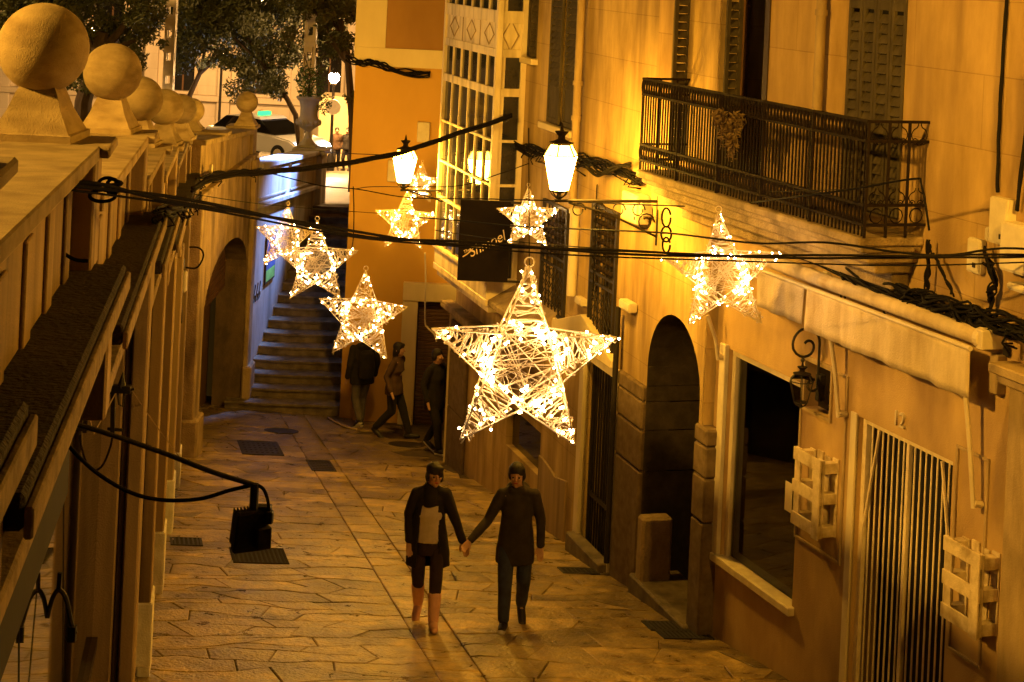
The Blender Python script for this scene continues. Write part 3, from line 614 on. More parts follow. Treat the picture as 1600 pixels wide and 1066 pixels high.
# glazed white bay (oriel)
Bn, Bf, bo = W2.sY(26.0), W2.sY(26.0)+3.15, .46
bzb = W2.hit(745, 470, bo)[1]; bz0 = bzb; zt0 = 11
bay = tag(link('bay_window', MB().wb(W2, Bn, Bf, 0, bo, bz0-.0, bz0+.10).mesh('bay_window', M['bay'], wloc(farb), bevel=.01), farb))
m_ = MB(); m_.wb(W2, Bn+.05, Bf-.05, 0, bo-.06, bz0-.10, bz0); m_.wb(W2, Bn+.0, Bf-.0, 0, bo-.01, bz0+.10, bz0+.34); m_.wb(W2, Bn-.02, Bf+.02, 0, bo+.02, bz0+.34, bz0+.40)
m_.build('apron', M['bay'], bay, bevel=.008)
def zb(y): return W2.hit(745, y, bo)[1]
za, zbb, zc, zd, ze, zf_ = bz0+.40, zb(343), zb(136), zb(76), zb(78), zb(22)
print('bay z', bz0, za, zbb, zc, zd, ze, zf_)
fr_ = MB(); corner = .09
fr_.wb(W2, Bn, Bn+corner, bo-corner, bo, za, zt0); fr_.wb(W2, Bf-corner, Bf, bo-corner, bo, za, zt0); fr_.wb(W2, Bn, Bn+corner, 0, .08, za, zt0)
zrs = [(zbb-.02, zbb+.02), (zb(280)-.02, zb(280)+.02), (zb(211)-.02, zb(211)+.02), (zc-.06, zc+.06), (zd-.06, zd+.06), (zf_-.08, zf_+.1)]
for z0_, z1_ in zrs:
    fr_.wb(W2, Bn+corner, Bf-corner, bo-.07, bo-.01, z0_, z1_); fr_.wb(W2, Bn+.01, Bn+.07, .08, bo-corner, z0_, z1_)
fr_.build('frame', M['bay'], bay, bevel=.004)
npan = 6; zz = [za]+[0]*0
mul = MB().wb(Flat((0, 0), W2.d, W2.n), -.022, .022, -.03, .0, 0, zd-.06-za).mesh('mullion', M['bay'], bevel=.004)
mul2 = MB().wb(Flat((0, 0), W2.d, W2.n), -.022, .022, -.03, .0, 0, 11-zf_-.1).mesh('mullion', M['bay'], bevel=.004)
for i in range(1, npan+1):
    if i == npan: continue
    s = Bn+corner+(Bf-Bn-2*corner)*i/npan; link('mullion', mul, bay, W2.p(s, bo-.02, za)); link('mullion', mul2, bay, W2.p(s, bo-.02, zf_+.1))
gl = MB()
bands = [(za, zbb-.02), (zbb+.02, zb(280)-.02), (zb(280)+.02, zb(211)-.02), (zb(211)+.02, zc-.06), (zc+.06, zd-.06), (zf_+.1, 11)]
for z0_, z1_ in bands:
    for i in range(npan):
        a = Bn+corner+(Bf-Bn-2*corner)*i/npan; b = Bn+corner+(Bf-Bn-2*corner)*(i+1)/npan
        MB().wb(W2, a+.024, b-.024, bo-.05, bo-.046, z0_, z1_).build('pane', M['glassbay'], bay)
    MB().wb(W2, Bn+.04, Bn+.044, .08, bo-corner, z0_, z1_).build('pane', M['glassbay'], bay)
    cu = MB(); MB().wb(W2, Bn+.045, Bn+.05, .08, .14, z0_, z1_).build('side_stile', M['bay'], bay)
    MB().wb(W2, Bn+.03, Bn+.055, bo-corner-.06, bo-corner, z0_, z1_).build('side_stile', M['bay'], bay)
# solid diamond band
MB().wb(W2, Bn+.03, Bf-.03, .02, bo-.03, zd+.06, zf_-.08).build('panel_band', M['bay'], bay)
for i in range(3):
    c = Bn+.52+i*1.02; w, h = .26, (zf_-zd)*.30; cz = (zd+zf_)/2
    MB().tube([W2.p(c-w, bo-.028, cz), W2.p(c, bo-.028, cz+h), W2.p(c+w, bo-.028, cz), W2.p(c, bo-.028, cz-h)], .012, 4, True).build('diamond', M['pipe'], bay)
    MB().wb(W2, c+.505, c+.52, bo-.03, bo-.022, zd+.06, zf_-.08).build('panel_joint', M['pipe'], bay)
Wbs = Flat(W2.p(Bn, 0, 0).xy, W2.n, W2.d*-1); cz = (zd+zf_)/2
MB().tube([Wbs.p(.25-.12, -.022, cz), Wbs.p(.25, -.022, cz+.22), Wbs.p(.25+.12, -.022, cz), Wbs.p(.25, -.022, cz-.22)], .012, 4, True).build('diamond', M['pipe'], bay)
MB().wb(W2, Bn+.2, Bf-.2, -.05, .0, bz0, 11).build('bay_back', M['curtain'], bay)
# shop canopy ledge under the bay
cs0 = W2.hit(872, 520)[0]; czt = W2.hit(800, 462, .3)[1]
MB().prism([W2.p(cs0, .02, czt), W2.p(cs0, .42, czt-.22), W2.p(cs0, .42, czt-.30), W2.p(cs0, .02, czt-.30)], (W2.p(Bn+1.0, 0, 0)-W2.p(cs0, 0, 0))).build('canopy', M['stone'], farb, bevel=.01)
# ------------------------------------------------------------------ yellow house closing the alley
YB = 33.5; XL = -2.83; WY = Flat((XL, YB), (1, 0), (0, -1))
yel = thing('yellow_house', 'plain yellow rendered house with a roller shutter beside the steps', 'building', (XL, YB, gz(XL, YB)))
r_s = (WY.hit(652, 470)[0], 2.6); r_top = WY.hit(660, 463)[1]
face(WY, 0, 3.4, -3, 13, [(r_s[0], r_s[1], -3, r_top)], 0, .25, M['yellow'], 'front_wall', yel)
MB().add([(XL, YB, -3), (XL, 46, -3), (XL, 46, 13), (XL, YB, 13)], [(0, 1, 2, 3)]).build('side_wall', M['yellow'], yel)
MB().add([(XL, 46, -3), (2, 46, -3), (2, 46, 13), (XL, 46, 13)], [(0, 1, 2, 3)]).build('rear_wall', M['yellow'], yel)
z75, z103 = WY.hit(600, 75)[1], WY.hit(600, 104)[1]; s603 = WY.hit(604, 40)[0]
MB().wb(WY, -.03, 3.4, 0, .04, z103, z75).build('band_course', M['cream'], yel, bevel=.006)
MB().wb(WY, -.03, s603, 0, .04, z75+.001, 13).build('corner_strip', M['cream'], yel, bevel=.006)
MB().wb(WY, s603, 3.4, 0, .012, z75+.001, 13).build('brown_panel', M['ochre'], yel)
pa_, pb_ = WY.hit(626, 550)[0], WY.hit(650, 550)[0]; lz0, lz1 = WY.hit(640, 468)[1], WY.hit(640, 440)[1]
MB().wb(WY, pa_, pb_, 0, .12, -3, lz0).build('pilaster', M['cream'], yel, bevel=.008)
MB().wb(WY, pa_, 3.4, 0, .16, lz0, lz1).build('lintel', M['cream'], yel, bevel=.008)
rs = MB().wb(WY, r_s[0], r_s[0]+.04, -.2, -.1, -3, r_top).wb(WY, r_s[1]-.04, r_s[1], -.2, -.1, -3, r_top).build('roller_shutter', M['darkwood'], yel)
sl = MB().wb(Flat((0, 0), (1, 0), (0, -1)), 0, r_s[1]-r_s[0]-.08, 0, .025, 0, .062).mesh('slat', M['brownwood'], bevel=.01)
z = gz(XL, YB)-.15
while z < r_top-.06: link('slat', sl, rs, WY.p(r_s[0]+.04, -.17, z)); z += .07
g_ = MB(); cx_ = (r_s[0]+.55)
g_.tube([WY.p(cx_-.1+.3*math.sin(a*.9), -.135, .9+a*.16) for a in [i*.25 for i in range(14)]], .014, 4); g_.tube([WY.p(cx_+.25*math.cos(a), -.135, .9+.25*math.sin(a)) for a in [i*.4 for i in range(13)]], .014, 4)
g_.build('spray_paint_line', M['letter'], rs)
for x0_, y0_, x1_, y1_, nm in ((653, 190, 671, 222, 'fuse_box'), (607, 250, 634, 284, 'fuse_box')):
    a_, b_ = WY.hit(x0_, y0_), WY.hit(x1_, y1_)
    o = MB().wb(WY, a_[0], b_[0], 0, .12, b_[1], a_[1]); q_ = WY.p((a_[0]+b_[0])/2, 0, b_[1])
    t_ = o.build('fuse_box', M['boxgrey'], None, 'cream fuse box on the yellow wall %s' % ('touching the edge of the white bay' if x0_ == 653 else 'behind the lit lantern'), 'fuse box', 'meter and fuse boxes', bevel=.01)

# ------------------------------------------------------------------ staircase
stt = thing('stone_staircase', 'dark worn stone steps climbing between the blue lit wall and the yellow house', 'stairs', (-3.8, YB, gz(-3.8, YB)))
NST = 17; z0s = gz(-3.9, 33.6); z1s = 1.19; rise = (z1s-z0s)/NST; run = (40.9-33.6)/NST
for i in range(NST):
    y0_ = 33.6+i*run; zt_ = z0s+(i+1)*rise; xl_ = -4.95 if i else -5.0
    mb = MB(); n = 14; V = []
    for yy, zz in ((y0_+.03, zt_-rise-.12), (y0_+.03, zt_-.05), (y0_-.01, zt_-.045), (y0_-.012, zt_-.008), (y0_+.004, zt_), (y0_+run+.06, zt_+.004), (y0_+run+.06, zt_-rise-.12)):
        for k in range(n+1):
            x_ = xl_+(XL+.0-xl_)*k/n; V.append((x_, yy+.012*nz(x_, i, 2.5), zz+(.007*nz(x_, i*3, 2, 3)-.012*math.exp(-((k/n-.45)**2)/.05) if zz > zt_-.1 else 0)))
    Fs = [(r*(n+1)+k, r*(n+1)+k+1, (r+1)*(n+1)+k+1, (r+1)*(n+1)+k) for r in range(6) for k in range(n)]
    mb.add(V, Fs); mb.build('step', M['step'], stt)
MB().add([(-5, 40.8, z1s), (XL, 40.8, z1s), (XL, 46, 5.24-.0985*46), (-5, 46, 5.24-.0985*46)], [(0, 1, 2, 3)]).build('landing', M['plaza'], None, kind='structure')
# hose lying at the foot of the steps
MB().tube([ground(512+dx, 655+18*math.sin(dx/50*math.pi/1.9))+Vector((0, 0, .025)) for dx in range(0, 52, 6)], .022, 6).build('hose_pipe', M['pipe'], None, 'pale hose curling on the paving at the foot of the steps', 'hose', smooth='all')

# ------------------------------------------------------------------ upper road and square
road = MB().add([(-60, -10, 5.75+.985), (WL.p(-10, -.5, 0).x, -10, 5.75+.985), (WL.p(WL.sY(28.4), -.5, 0).x, 28.4, 5.75-.0985*28.4), (-5.1, 34.5, 5.75-.0985*34.5), (-4.45, 41.5, 5.75-.0985*41.5), (-14.2, 135, 5.75-.0985*135), (-60, 135, 5.75-.0985*135)], [(0, 1, 2, 3, 4, 5, 6)]).build('upper_road', M['asphalt'], kind='structure')
MB().add([(-4.45, 41.5, 5.22-.0985*41.5), (20, 41.5, 5.22-.0985*41.5), (20, 135, 5.22-.0985*135), (-14.2, 135, 5.22-.0985*135)], [(0, 1, 2, 3)]).build('square_pavement', M['plaza'], kind='structure')
MB().add([(-4.45, 41.5, 5.22-.0985*41.5), (-14.2, 135, 5.22-.0985*135), (-14.2, 135, 5.75-.0985*135), (-4.45, 41.5, 5.75-.0985*41.5)], [(0, 1, 2, 3)]).build('road_kerb', M['stone'], kind='structure')

# ------------------------------------------------------------------ left: balustrade above, shop arcade below
tb = thing('terrace_balustrade', 'stone parapet of the upper road, stepping downhill with big ball finials', 'balustrade', WL.p(0, -.35, 5.2))
Yk = [2.6, 4.6, 8.75, 13.6, 17.15, 21.3, 25.7, 28.4]
Zk = [6.62, 6.40, 6.01, 5.54, 5.04, 4.59, 4.17, 3.95]
ballY = {2: (68, 75, 70), 3: (176, 113, 45), 4: (219, 155, 36), 5: (258, 168, 29), 6: (283, 171, 24)}
def ball(parent, X, Y, capz, R_=.22, cz=None):
    cz = cz or capz+.44; h = cz-capz
    prof = [(.20, 0), (.20, .035), (.185, .04), (.13, h*.33), (.10, h*.52), (.085, h-R_+.035)]
    MB().lathe(prof, (X, Y, capz), 4, True).build('finial_pedestal', M['stone_ball'], parent)
    MB().sphere((X, Y, cz), R_, 48, 32).build('ball_finial', M['stone_ball'], parent, smooth='all')
arc = thing('shop_arcade', 'dark shopfronts between brown pilasters under the left terrace', 'building', WL.p(WL.sY(14), 0, gw(WL, WL.sY(14))))
for k in range(1, len(Yk)):
    s0, s1 = WL.sY(Yk[k-1]), WL.sY(Yk[k]); zc_ = Zk[k]; zn = zc_+.035*(s1-s0)
    Z = lambda d: (zn+d, zc_+d)
    a, b = s0+.17, s1-.17
    MB().wb(WL, a, b, -.60, -.08, Z(-.07), Z(0)).build('coping', M['stone_ball'], tb, bevel=.008)
    MB().wb(WL, a, b, -.55, -.13, Z(-.13), Z(-.071)).build('coping_moulding', M['stone_ball'], tb, bevel=.006)
    MB().wb(WL, a, b, -.52, -.20, Z(-.60), Z(-.131)).build('parapet_panel', M['left_wall'], tb)
    for j in range(5 if Yk[k] < 20 else 4):
        s = a+(b-a)*(j+.5)/(5 if Yk[k] < 20 else 4); MB().wb(WL, s-.11, s+.11, -.20, -.182, zc_-.6, zc_-.131).build('panel_strip', M['left_wall'], tb, bevel=.006)
    MB().wb(WL, s1-.22, s1+.2, -.58, -.10, zc_-.62, zc_-.05).build('pier', M['left_wall'], tb, bevel=.01)
    MB().wb(WL, s1-.27, s1+.25, -.64, -.03, zc_-.051, zc_).build('pier_cap', M['stone_ball'], tb, bevel=.01)
    if k in ballY:
        P = at(*ballY[k][:2], Yk[k]); ball(tb, P.x, P.y, zc_, .22, P.z)
    elif k == 1:
        q = WL.p(s1, -.38, 0); ball(tb, q.x, q.y, zc_)
    # arcade below
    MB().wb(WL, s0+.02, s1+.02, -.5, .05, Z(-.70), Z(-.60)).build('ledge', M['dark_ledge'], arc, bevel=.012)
    MB().wb(WL, s0+.02, s1+.02, .05, .075, Z(-.72), Z(-.635)).build('ledge_edge', M['ledge_edge'], arc, bevel=.006)
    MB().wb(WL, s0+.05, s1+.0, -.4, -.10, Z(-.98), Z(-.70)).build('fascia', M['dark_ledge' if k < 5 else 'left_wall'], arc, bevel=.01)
    MB().wb(WL, s0+.05, s1+.0, -.10, -.02, Z(-1.02), Z(-.94)).build('fascia_bead', M['ledge_edge'], arc, bevel=.01)
    if k <= 2: MB().wb(WL, s0+.05, s1-.2 if k == 2 else s1, -.4, -.16, Z(-1.66), Z(-.98)).build('sign_board', M['dark'], arc, bevel=.01)
    MB().wb(WL, s1-.25, s1+.02, -.4, -.0, zc_-1.3, zc_-.62).build('bracket_block', M['left_wall'], arc, bevel=.012)
MB().wb(WL, WL.sY(2.6), WL.sY(28.4), -1.0, -.45, -4, 3.9).build('back_wall', M['darkwood'], arc)
pilY = [12.95, 16.01, 19.06, 22.13, 25.19]
for i, Yp in enumerate(pilY):
    s = WL.sY(Yp); k = max(j for j in range(len(Yk)) if Yk[j-1] <= Yp or j == 1); ztop = Zk[min(k, 7)]-.95
    g = gw(WL, s)
    pt = MB().wb(WL, s, s+.44, -.34, -.16, g-.3, ztop).wb(WL, s+.05, s+.40, -.159, -.11, g-.3, ztop).wb(WL, s+.0, s+.44, -.109, -.0, g-.3, ztop).build('pilaster', M['left_wall'], arc, bevel=.012)
    pl = MB(); n = 9; hp = .66 if i < 4 else .5
    # worn whitewashed base with a broken lower edge
    pl.wb(WL, s-.02, s+.46, -.22, .02, g+.08, g+hp); pl.wb(WL, s-.018, s+.458, -.10, .018, g-.1, g+.10); pl.wb(WL, s-.015, s+.455, -.20, -.1, g+.02, g+.10)
    pl.build('plinth', M['white_plinth'], pt, bevel=.012, seg=2)
    MB().wb(WL, s-.03, s+.47, -.34, -.205, g-.2, g+hp-.05).build('plinth_back', M['left_wall'], pt, bevel=.01)
# shop glass between the pilasters
ed = [5.0, 9.6]+pilY
for i in range(len(ed)-1):
    s0, s1 = WL.sY(ed[i])+(.45 if i > 1 else 0), WL.sY(ed[i+1]); zt_ = 3.2
    if i == 0: s0 = WL.sY(3)
    MB().wb(WL, s0, s1, -.33, -.30, gw(WL, s1)+.02, 4.6 if ed[i] < 12 else (3.6 if ed[i] < 20 else 2.9)).build('shop_glass', M['glassdark'], arc)
    MB().wb(WL, s0, s1, -.30, -.26, 2.2-i*.3, 2.27-i*.3).build('glazing_bar', M['darkwood'], arc)
MB().wb(WL, WL.sY(25.6), WL.sY(28.3), -.4, -.3, -4, 3.4).build('end_bay_wall', M['left_wall'], arc)
sE = WL.sY(27.6)

# stone wall with the arched doorway, parallel to the view
WA = Flat((-4.74, 28.2), (0, 1), (1, 0)); LA = 6.1
aw = thing('stone_arch_house', 'old stone wall with an arched shop doorway left of the steps', 'building', (-4.74, 28.2, gz(-4.74, 28.2)))
f0, f1 = WA.hit(313, 600)[0], WA.hit(377, 600)[0]; atop = WA.hit(348, 388)[1]
print('left arch', f0, f1, atop)
face(WA, -.0, LA, -4, 2.95, [(f0, f1, -4, atop-.85, .85)], 0, .55, M['stone'], 'wall', aw, reveal=M['stone_dark'])  # reveal coloured darker to stand for the doorway's shade
MB().wb(WA, -.01, 0, -1.2, 0, -4, 3.35).build('wall_end', M['stone'], aw)
MB().wb(WA, -.05, LA+.1, -.45, .06, 2.95, 3.03).build('string_course', M['stone'], aw, bevel=.015)
MB().wb(WA, f0-.3, f1+.3, -.75, -.7, -4, atop+.1).build('shop_back', M['brownwood'], aw)
m_ = MB()
zz_ = atop-.1
for i in range(16): m_.wb(WA, f0, f1, -.42, -.40, atop-.12-i*.075, atop-.06-i*.075)
m_.build('rolled_shutter', M['brownwood'], aw)
po = MB().wb(WA, f1-2.3, f1-1.0, -.68, -.66, -1.2, .9).build('poster_board', M['darkwood'], aw)
for a in range(7):
    for b_ in range(3): MB().wb(WA, f1-2.2+b_*.38, f1-1.92+b_*.38, -.66, -.655, .6-a*.22, .74-a*.22).build('poster', M['curtain'], po)
# parapet over the arch wall
p0, p1 = (-5.05, 28.5), (-5.0, 34.2)
WPp = Flat((-4.80, 28.5), (0, 1), (1, 0))
MB().wb(WPp, 0, 5.5, -.3, 0, 2.9, (3.78, 3.42)).build('parapet_panel', M['stone'], tb)
MB().wb(WPp, 0, 5.5, -.36, .08, (3.78, 3.42), (3.87, 3.51)).build('coping', M['stone_ball'], tb, bevel=.01)
MB().wb(WPp, 2.0, 2.35, -.34, .05, 3.0, 3.68).build('pier', M['stone'], tb, bevel=.01)
MB().wb(WPp, 5.5, 5.95, -.42, .06, 2.6, 3.5).build('pier', M['stone'], tb, bevel=.01)
MB().wb(WPp, 5.45, 6.0, -.47, .11, 3.5, 3.56).build('pier_cap', M['stone_ball'], tb, bevel=.01)
P = at(386, 160, 34.2); ball(tb, P.x, P.y, 3.56, .21, P.z)
P = at(300, 173, 30.8); MB().wb(WPp, 2.0, 2.5, -.5, .1, 3.72, 3.78).build('pier_cap', M['stone_ball'], tb, bevel=.01); ball(tb, P.x+.0, P.y, 3.78, .215, P.z)
MB().wb(WA, LA-.45, LA, 0, .10, -2.6, 2.95).build('corner_pier', M['stone'], aw, bevel=.02)
MB().wb(WA, LA-.5, LA+.05, 0, .18, -2.6, -.95).build('pier_base', M['stone'], aw, bevel=.03)
m_ = MB()
MB().wb(WA, -.35, .12, -.3, .12, -2.3, 2.9).build('corner_pier', M['stone'], aw, bevel=.02)
MB().wb(WA, -.42, .2, -.3, .20, -2.3, gz(-4.7, 28.2)+.62).build('pier_base', M['stone'], aw, bevel=.03)

# stair side wall lit blue, coping, panels and urn
WS = Flat((-4.72, 34.35), (.55, 6.9), (6.9, -.55)); LS = 6.9
sw = thing('stair_side_wall', 'panelled stone wall beside the steps, washed with blue light', 'wall', (-4.72, 34.35, -1.8))
MB().wb(WS, 0, LS, -.4, 0, -3, (2.70, 2.26)).build('wall_body', M['stone_blue'], sw)
MB().wb(WS, 0, LS+.1, -.46, .08, (2.70, 2.26), (2.80, 2.36)).build('coping', M['stone_blue'], sw, bevel=.015)
MB().wb(WS, 0, LS+.1, 0, .10, (1.95, 1.50), (2.05, 1.60)).build('string_course', M['stone_blue'], sw, bevel=.015)
for a, b in ((.3, 3.0), (3.4, 5.9)):
    for s0_, s1_, z0_, z1_ in ((a, b, (2.10-.065*a, 2.10-.065*b), (2.14-.065*a, 2.14-.065*b)), (a, b, (2.60-.065*a, 2.6-.065*b), (2.64-.065*a, 2.64-.065*b))):
        MB().wb(WS, s0_, s1_, 0, .03, z0_, z1_).build('panel_moulding', M['stone_blue'], sw, bevel=.006)
MB().wb(WS, LS-.55, LS+.1, -.5, .12, .8, 2.30).build('pedestal', M['stone_blue'], sw, bevel=.015)
MB().wb(WS, LS-.62, LS+.18, -.57, .19, 2.30, 2.44).build('pedestal_cap', M['stone_blue'], sw, bevel=.02)
for s_, z_, w_, h_ in ((1.2, .75, .9, .95),):
    MB().wb(WS, s_, s_+w_, 0, .03, z_-h_/2, z_+h_/2).build('notice_board', M['darkwood'], None, 'blue and green poster board on the blue lit stair wall', 'poster board', bevel=.005)
pb = bpy.data.objects[[o.name for o in COL.objects if o.name.startswith('notice_board')][0]]
M['posterblue'] = surf('poster_blue', (.10, .16, .42), (.06, .09, .25), .6, 8, 1, 0, 20); M['postergreen'] = surf('poster_green', (.25, .6, .12), (.18, .45, .08), .6, 8, 1, 0, 20)
MB().wb(WS, 1.25, 2.05, .03, .034, .55, 1.18).build('poster', M['posterblue'], pb); MB().wb(WS, 1.25, 2.05, .03, .034, .32, .54).build('poster', M['postergreen'], pb)
m_ = MB()
for kx in range(3):
    m_.tube([WS.p(.35+kx*.22+.09*math.sin(a*2.1), .004, .1+.05*a+.12*math.cos(a*1.6)) for a in [i*.5 for i in range(9)]], .012, 4)
m_.build('spray_scribble', M['iron'], sw)
U = at(480, 232, 41.0)
urn = thing('stone_urn', 'large carved stone urn on the pedestal at the top of the steps', 'urn', (U.x, U.y, 2.44)); k_ = 1.0
MB().box((U.x, U.y, 2.47), (.42, .42, .06)).build('base', M['stone_blue'], urn, bevel=.01)
MB().lathe([(.20, .06), (.17, .10), (.10, .18), (.065, .28), (.06, .36), (.10, .40), (.16, .44), (.24, .50), (.27, .58), (.235, .64), (.20, .70), (.20, .90), (.23, 1.05), (.30, 1.12), (.30, 1.16), (.22, 1.15)], (U.x, U.y, 2.44), 24).build('bowl', M['stone_blue'], urn, smooth=True)
lf = MB()
for i in range(16): a = i*math.pi/8; lf.sphere((U.x+.265*math.cos(a), U.y+.265*math.sin(a), 3.01), .035, 6, 5, (1, 1, 2))
lf.build('gadroon', M['stone_blue'], urn, smooth='all', kind='stuff')
def leaves(mb, c, rad, n, size, rnd, shell=.35):
    for _ in range(n):
        while True:
            v = Vector((rnd.uniform(-1, 1), rnd.uniform(-1, 1), rnd.uniform(-1, 1)))
            if shell < v.length < 1: break
        p = Vector(c)+Vector((v.x*rad[0], v.y*rad[1], v.z*rad[2])); a = Vector((rnd.gauss(0, 1), rnd.gauss(0, 1), rnd.gauss(0, 1))).normalized(); b = a.orthogonal().normalized(); s = size*rnd.uniform(.6, 1.4)
        mb.add([p-a*s, p+b*s*.35, p+a*s, p-b*s*.35], [(0, 1, 2, 3)])
pl = thing('urn_plant', 'green trailing plant growing out of the stone urn', 'plant', (U.x, U.y, 3.5))
mb = MB(); leaves(mb, (U.x, U.y, 3.95), (.36, .36, .42), 420, .045, R, 0); leaves(mb, (U.x+.32, U.y, 3.45), (.22, .22, .28), 200, .04, R, 0); mb.build('foliage', M['leafgreen'], pl, recalc=False)
mb = MB()
for i in range(14): mb.tube([(U.x, U.y, 3.5), (U.x+R.uniform(-.12, .12), U.y, 3.9), (U.x+R.uniform(-.35, .35), U.y+R.uniform(-.2, .2), R.uniform(4.0, 4.75))], .008, 4)
mb.build('stem', M['bark'], pl)

# ------------------------------------------------------------------ trees, posts, far facade
def tree(x, y0, Y, spread, label, trunk_pts, blobs, n, r0=.2):
    """trunk_pts and blobs are read as picture positions at distance Y"""
    base = at(*trunk_pts[0], Y); base.z = 5.3-.0985*Y
    t = thing('street_tree', label, 'tree', base, 'dark leafy trees on the upper road')
    pts = [base]+[at(*p, Y) for p in trunk_pts]; m_ = MB(); m_.tube(pts, [r0*(1-.55*i/len(pts)) for i in range(len(pts))], 8)
    top = pts[-1]
    for (bx, by, br, bz) in blobs:
        c = at(bx, by, Y)+Vector((0, bz, 0)); mid = (top+c)/2+Vector((R.uniform(-.3, .3), 0, -.3)); m_.tube([pts[-2], mid, c], [r0*.5, r0*.3, r0*.1], 5)
    m_.build('trunk', M['bark'], t, smooth=True)
    lv = MB()
    for (bx, by, br, bz) in blobs:
        c = at(bx, by, Y)+Vector((0, bz, 0)); rr = br/F*Y
        for _ in range(14):
            v = Vector((R.gauss(0, .5), R.gauss(0, .5), R.gauss(0, .42)))*rr
            leaves(lv, c+v, (rr*.36, rr*.36, rr*.30), int(n*br*br/9000*38), .075, R, 0)
    lv.build('crown', M['leaf'], t, recalc=False)
tree(0, 0, 56, 0, 'leafy tree behind the urn, its dark crown filling the top of the picture', [(470, 240), (462, 180), (430, 120), (415, 60)],
     [(330, 30, 60, 0), (400, 50, 78, .5), (350, 0, 80, 1), (300, 10, 60, 1), (370, 100, 45, -.5), (450, 100, 45, 0), (470, 30, 60, 1), (300, 70, 40, 0), (430, 140, 22, 0), (395, 5, 70, 1)], 15, .11)
tree(0, 0, 62, 0, 'slanting tree whose bare limb crosses the pale facade beside the lattice post', [(300, 190), (296, 150), (312, 115), (345, 85)],
     [(345, 60, 40, 0), (300, 50, 35, 1), (290, 90, 20, 0), (320, 15, 55, 0), (290, 0, 60, 0)], 12, .12)
tree(0, 0, 48, 0, 'leafy tree behind the nearest ball finial', [(128, 215), (130, 160), (150, 90), (160, 50)],
     [(150, 90, 45, 0), (195, 100, 30, 0), (170, 40, 55, 1), (215, 60, 26, .5), (60, 20, 60, 1), (20, 50, 40, 0), (110, 10, 60, 0), (210, 10, 50, 0), (60, 0, 70, 0), (15, 10, 50, 0), (140, 130, 30, 0)], 13, .3)
tree(0, 0, 46.5, 0, 'dark trunked tree squeezed beside the edge of the yellow house', [(553, 262), (550, 180), (544, 100), (532, 30)],
     [(515, 20, 45, 0), (535, 70, 22, 0), (500, 70, 35, 1), (540, 0, 40, 1), (546, 150, 10, 0), (480, 0, 40, 0)], 13, .13)
def lattice_post(x, Y, w, label):
    base = at(x, 200, Y); g = 5.75-.0985*Y-.1
    m_ = MB(); X = base.x
    for sx in (-1, 1):
        for sy in (-1, 1): m_.box((X+sx*w*.36, Y+sy*w*.36, g+6), (w*.28, w*.28, 12))
    n = 18
    for i in range(n+1):
        z = g+i*12/n
        for s in (-1, 1):
            m_.box((X, Y+s*w*.36, z+.13), (w*.44, w*.26, .43)); m_.box((X+s*w*.36, Y, z+.13), (w*.26, w*.44, .43))
    o = m_.build('lattice_post', M['boxgrey'], None, label, 'post', 'tall perforated posts for street decorations')
lattice_post(479, 47, .30, 'tall pale perforated post rising behind the stone urn')
lattice_post(260, 52, .30, 'tall pale perforated post at left, beyond the row of ball finials')
fb = thing('civic_building', 'pale carved stone building across the square, brightly lit by street lamps', 'building', (-15, 88, -3.2))
WF = Flat((-40, 88), (1, 0), (0, -1)); ops = []; s = 1.0
while s < 44: ops.append((s+.9, s+2.1, -.3, 4.6)); s += 3.6
face(WF, 0, 48, -5, 14, ops, 0, .5, M['far_stone'], 'front_wall', fb)
MB().wb(WF, 0, 48, -1.2, -1.1, -5, 14).build('interior_dark', M['dark'], fb)
pi = MB().wb(Flat((0, 0), (1, 0), (0, -1)), -.32, .32, 0, .35, -5, 13).mesh('pilaster', M['far_stone'], bevel=.03)
s = 1.0
while s < 46: link('pilaster', pi, fb, (-40+s, 88, 0)); s += 3.6
MB().wb(WF, 0, 48, 0, .5, -.75, -.45).build('base_course', M['far_stone'], fb, bevel=.04); MB().wb(WF, 0, 48, 0, .6, 6.3, 6.8).build('cornice', M['far_stone'], fb, bevel=.05)
for op in ops:
    a, b = op[:2]; w_ = MB()
    for p in ((a-.16, a, -.3, 4.6), (b, b+.16, -.3, 4.6), (a-.2, b+.2, 4.6, 4.85), (a-.2, b+.2, -.45, -.3)): w_.wb(WF, p[0], p[1], 0, .15, p[2], p[3])
    wo = w_.build('window_surround', M['far_stone'], fb, bevel=.02)
    MB().wb(WF, a, b, -.3, -.25, -.3, 4.6).build('pane', M['glassdark'], wo); m_ = MB(); m_.wb(WF, (a+b)/2-.04, (a+b)/2+.04, -.25, -.18, -.3, 4.6); m_.wb(WF, a, b, -.25, -.18, 2.9, 3.0); m_.build('window_frame', M['brownwood'], wo)
    rb = MB()
    for j in range(2):
        c = a+.3+j*.6; rb.tube([WF.p(c+.2*math.cos(t*.628), .02, -1.35+.3*math.sin(t*.628)) for t in range(10)], .05, 5, True)
    rb.build('carved_roundel', M['far_stone'], fb)
kz = 5.24-.0985*76; x0_, x1_ = at(497, 200, 76).x, 3
MB().box(((x0_+x1_)/2, 77, kz+1.2), (x1_-x0_, 2, 3.6)).build('white_kiosk_wall', M['cream'], None, 'low pale rendered wall glowing behind the two distant people', 'wall', bevel=.05)
M['farlamp'] = emit('far_lamp_globe', (1, .53, .16), 2800)
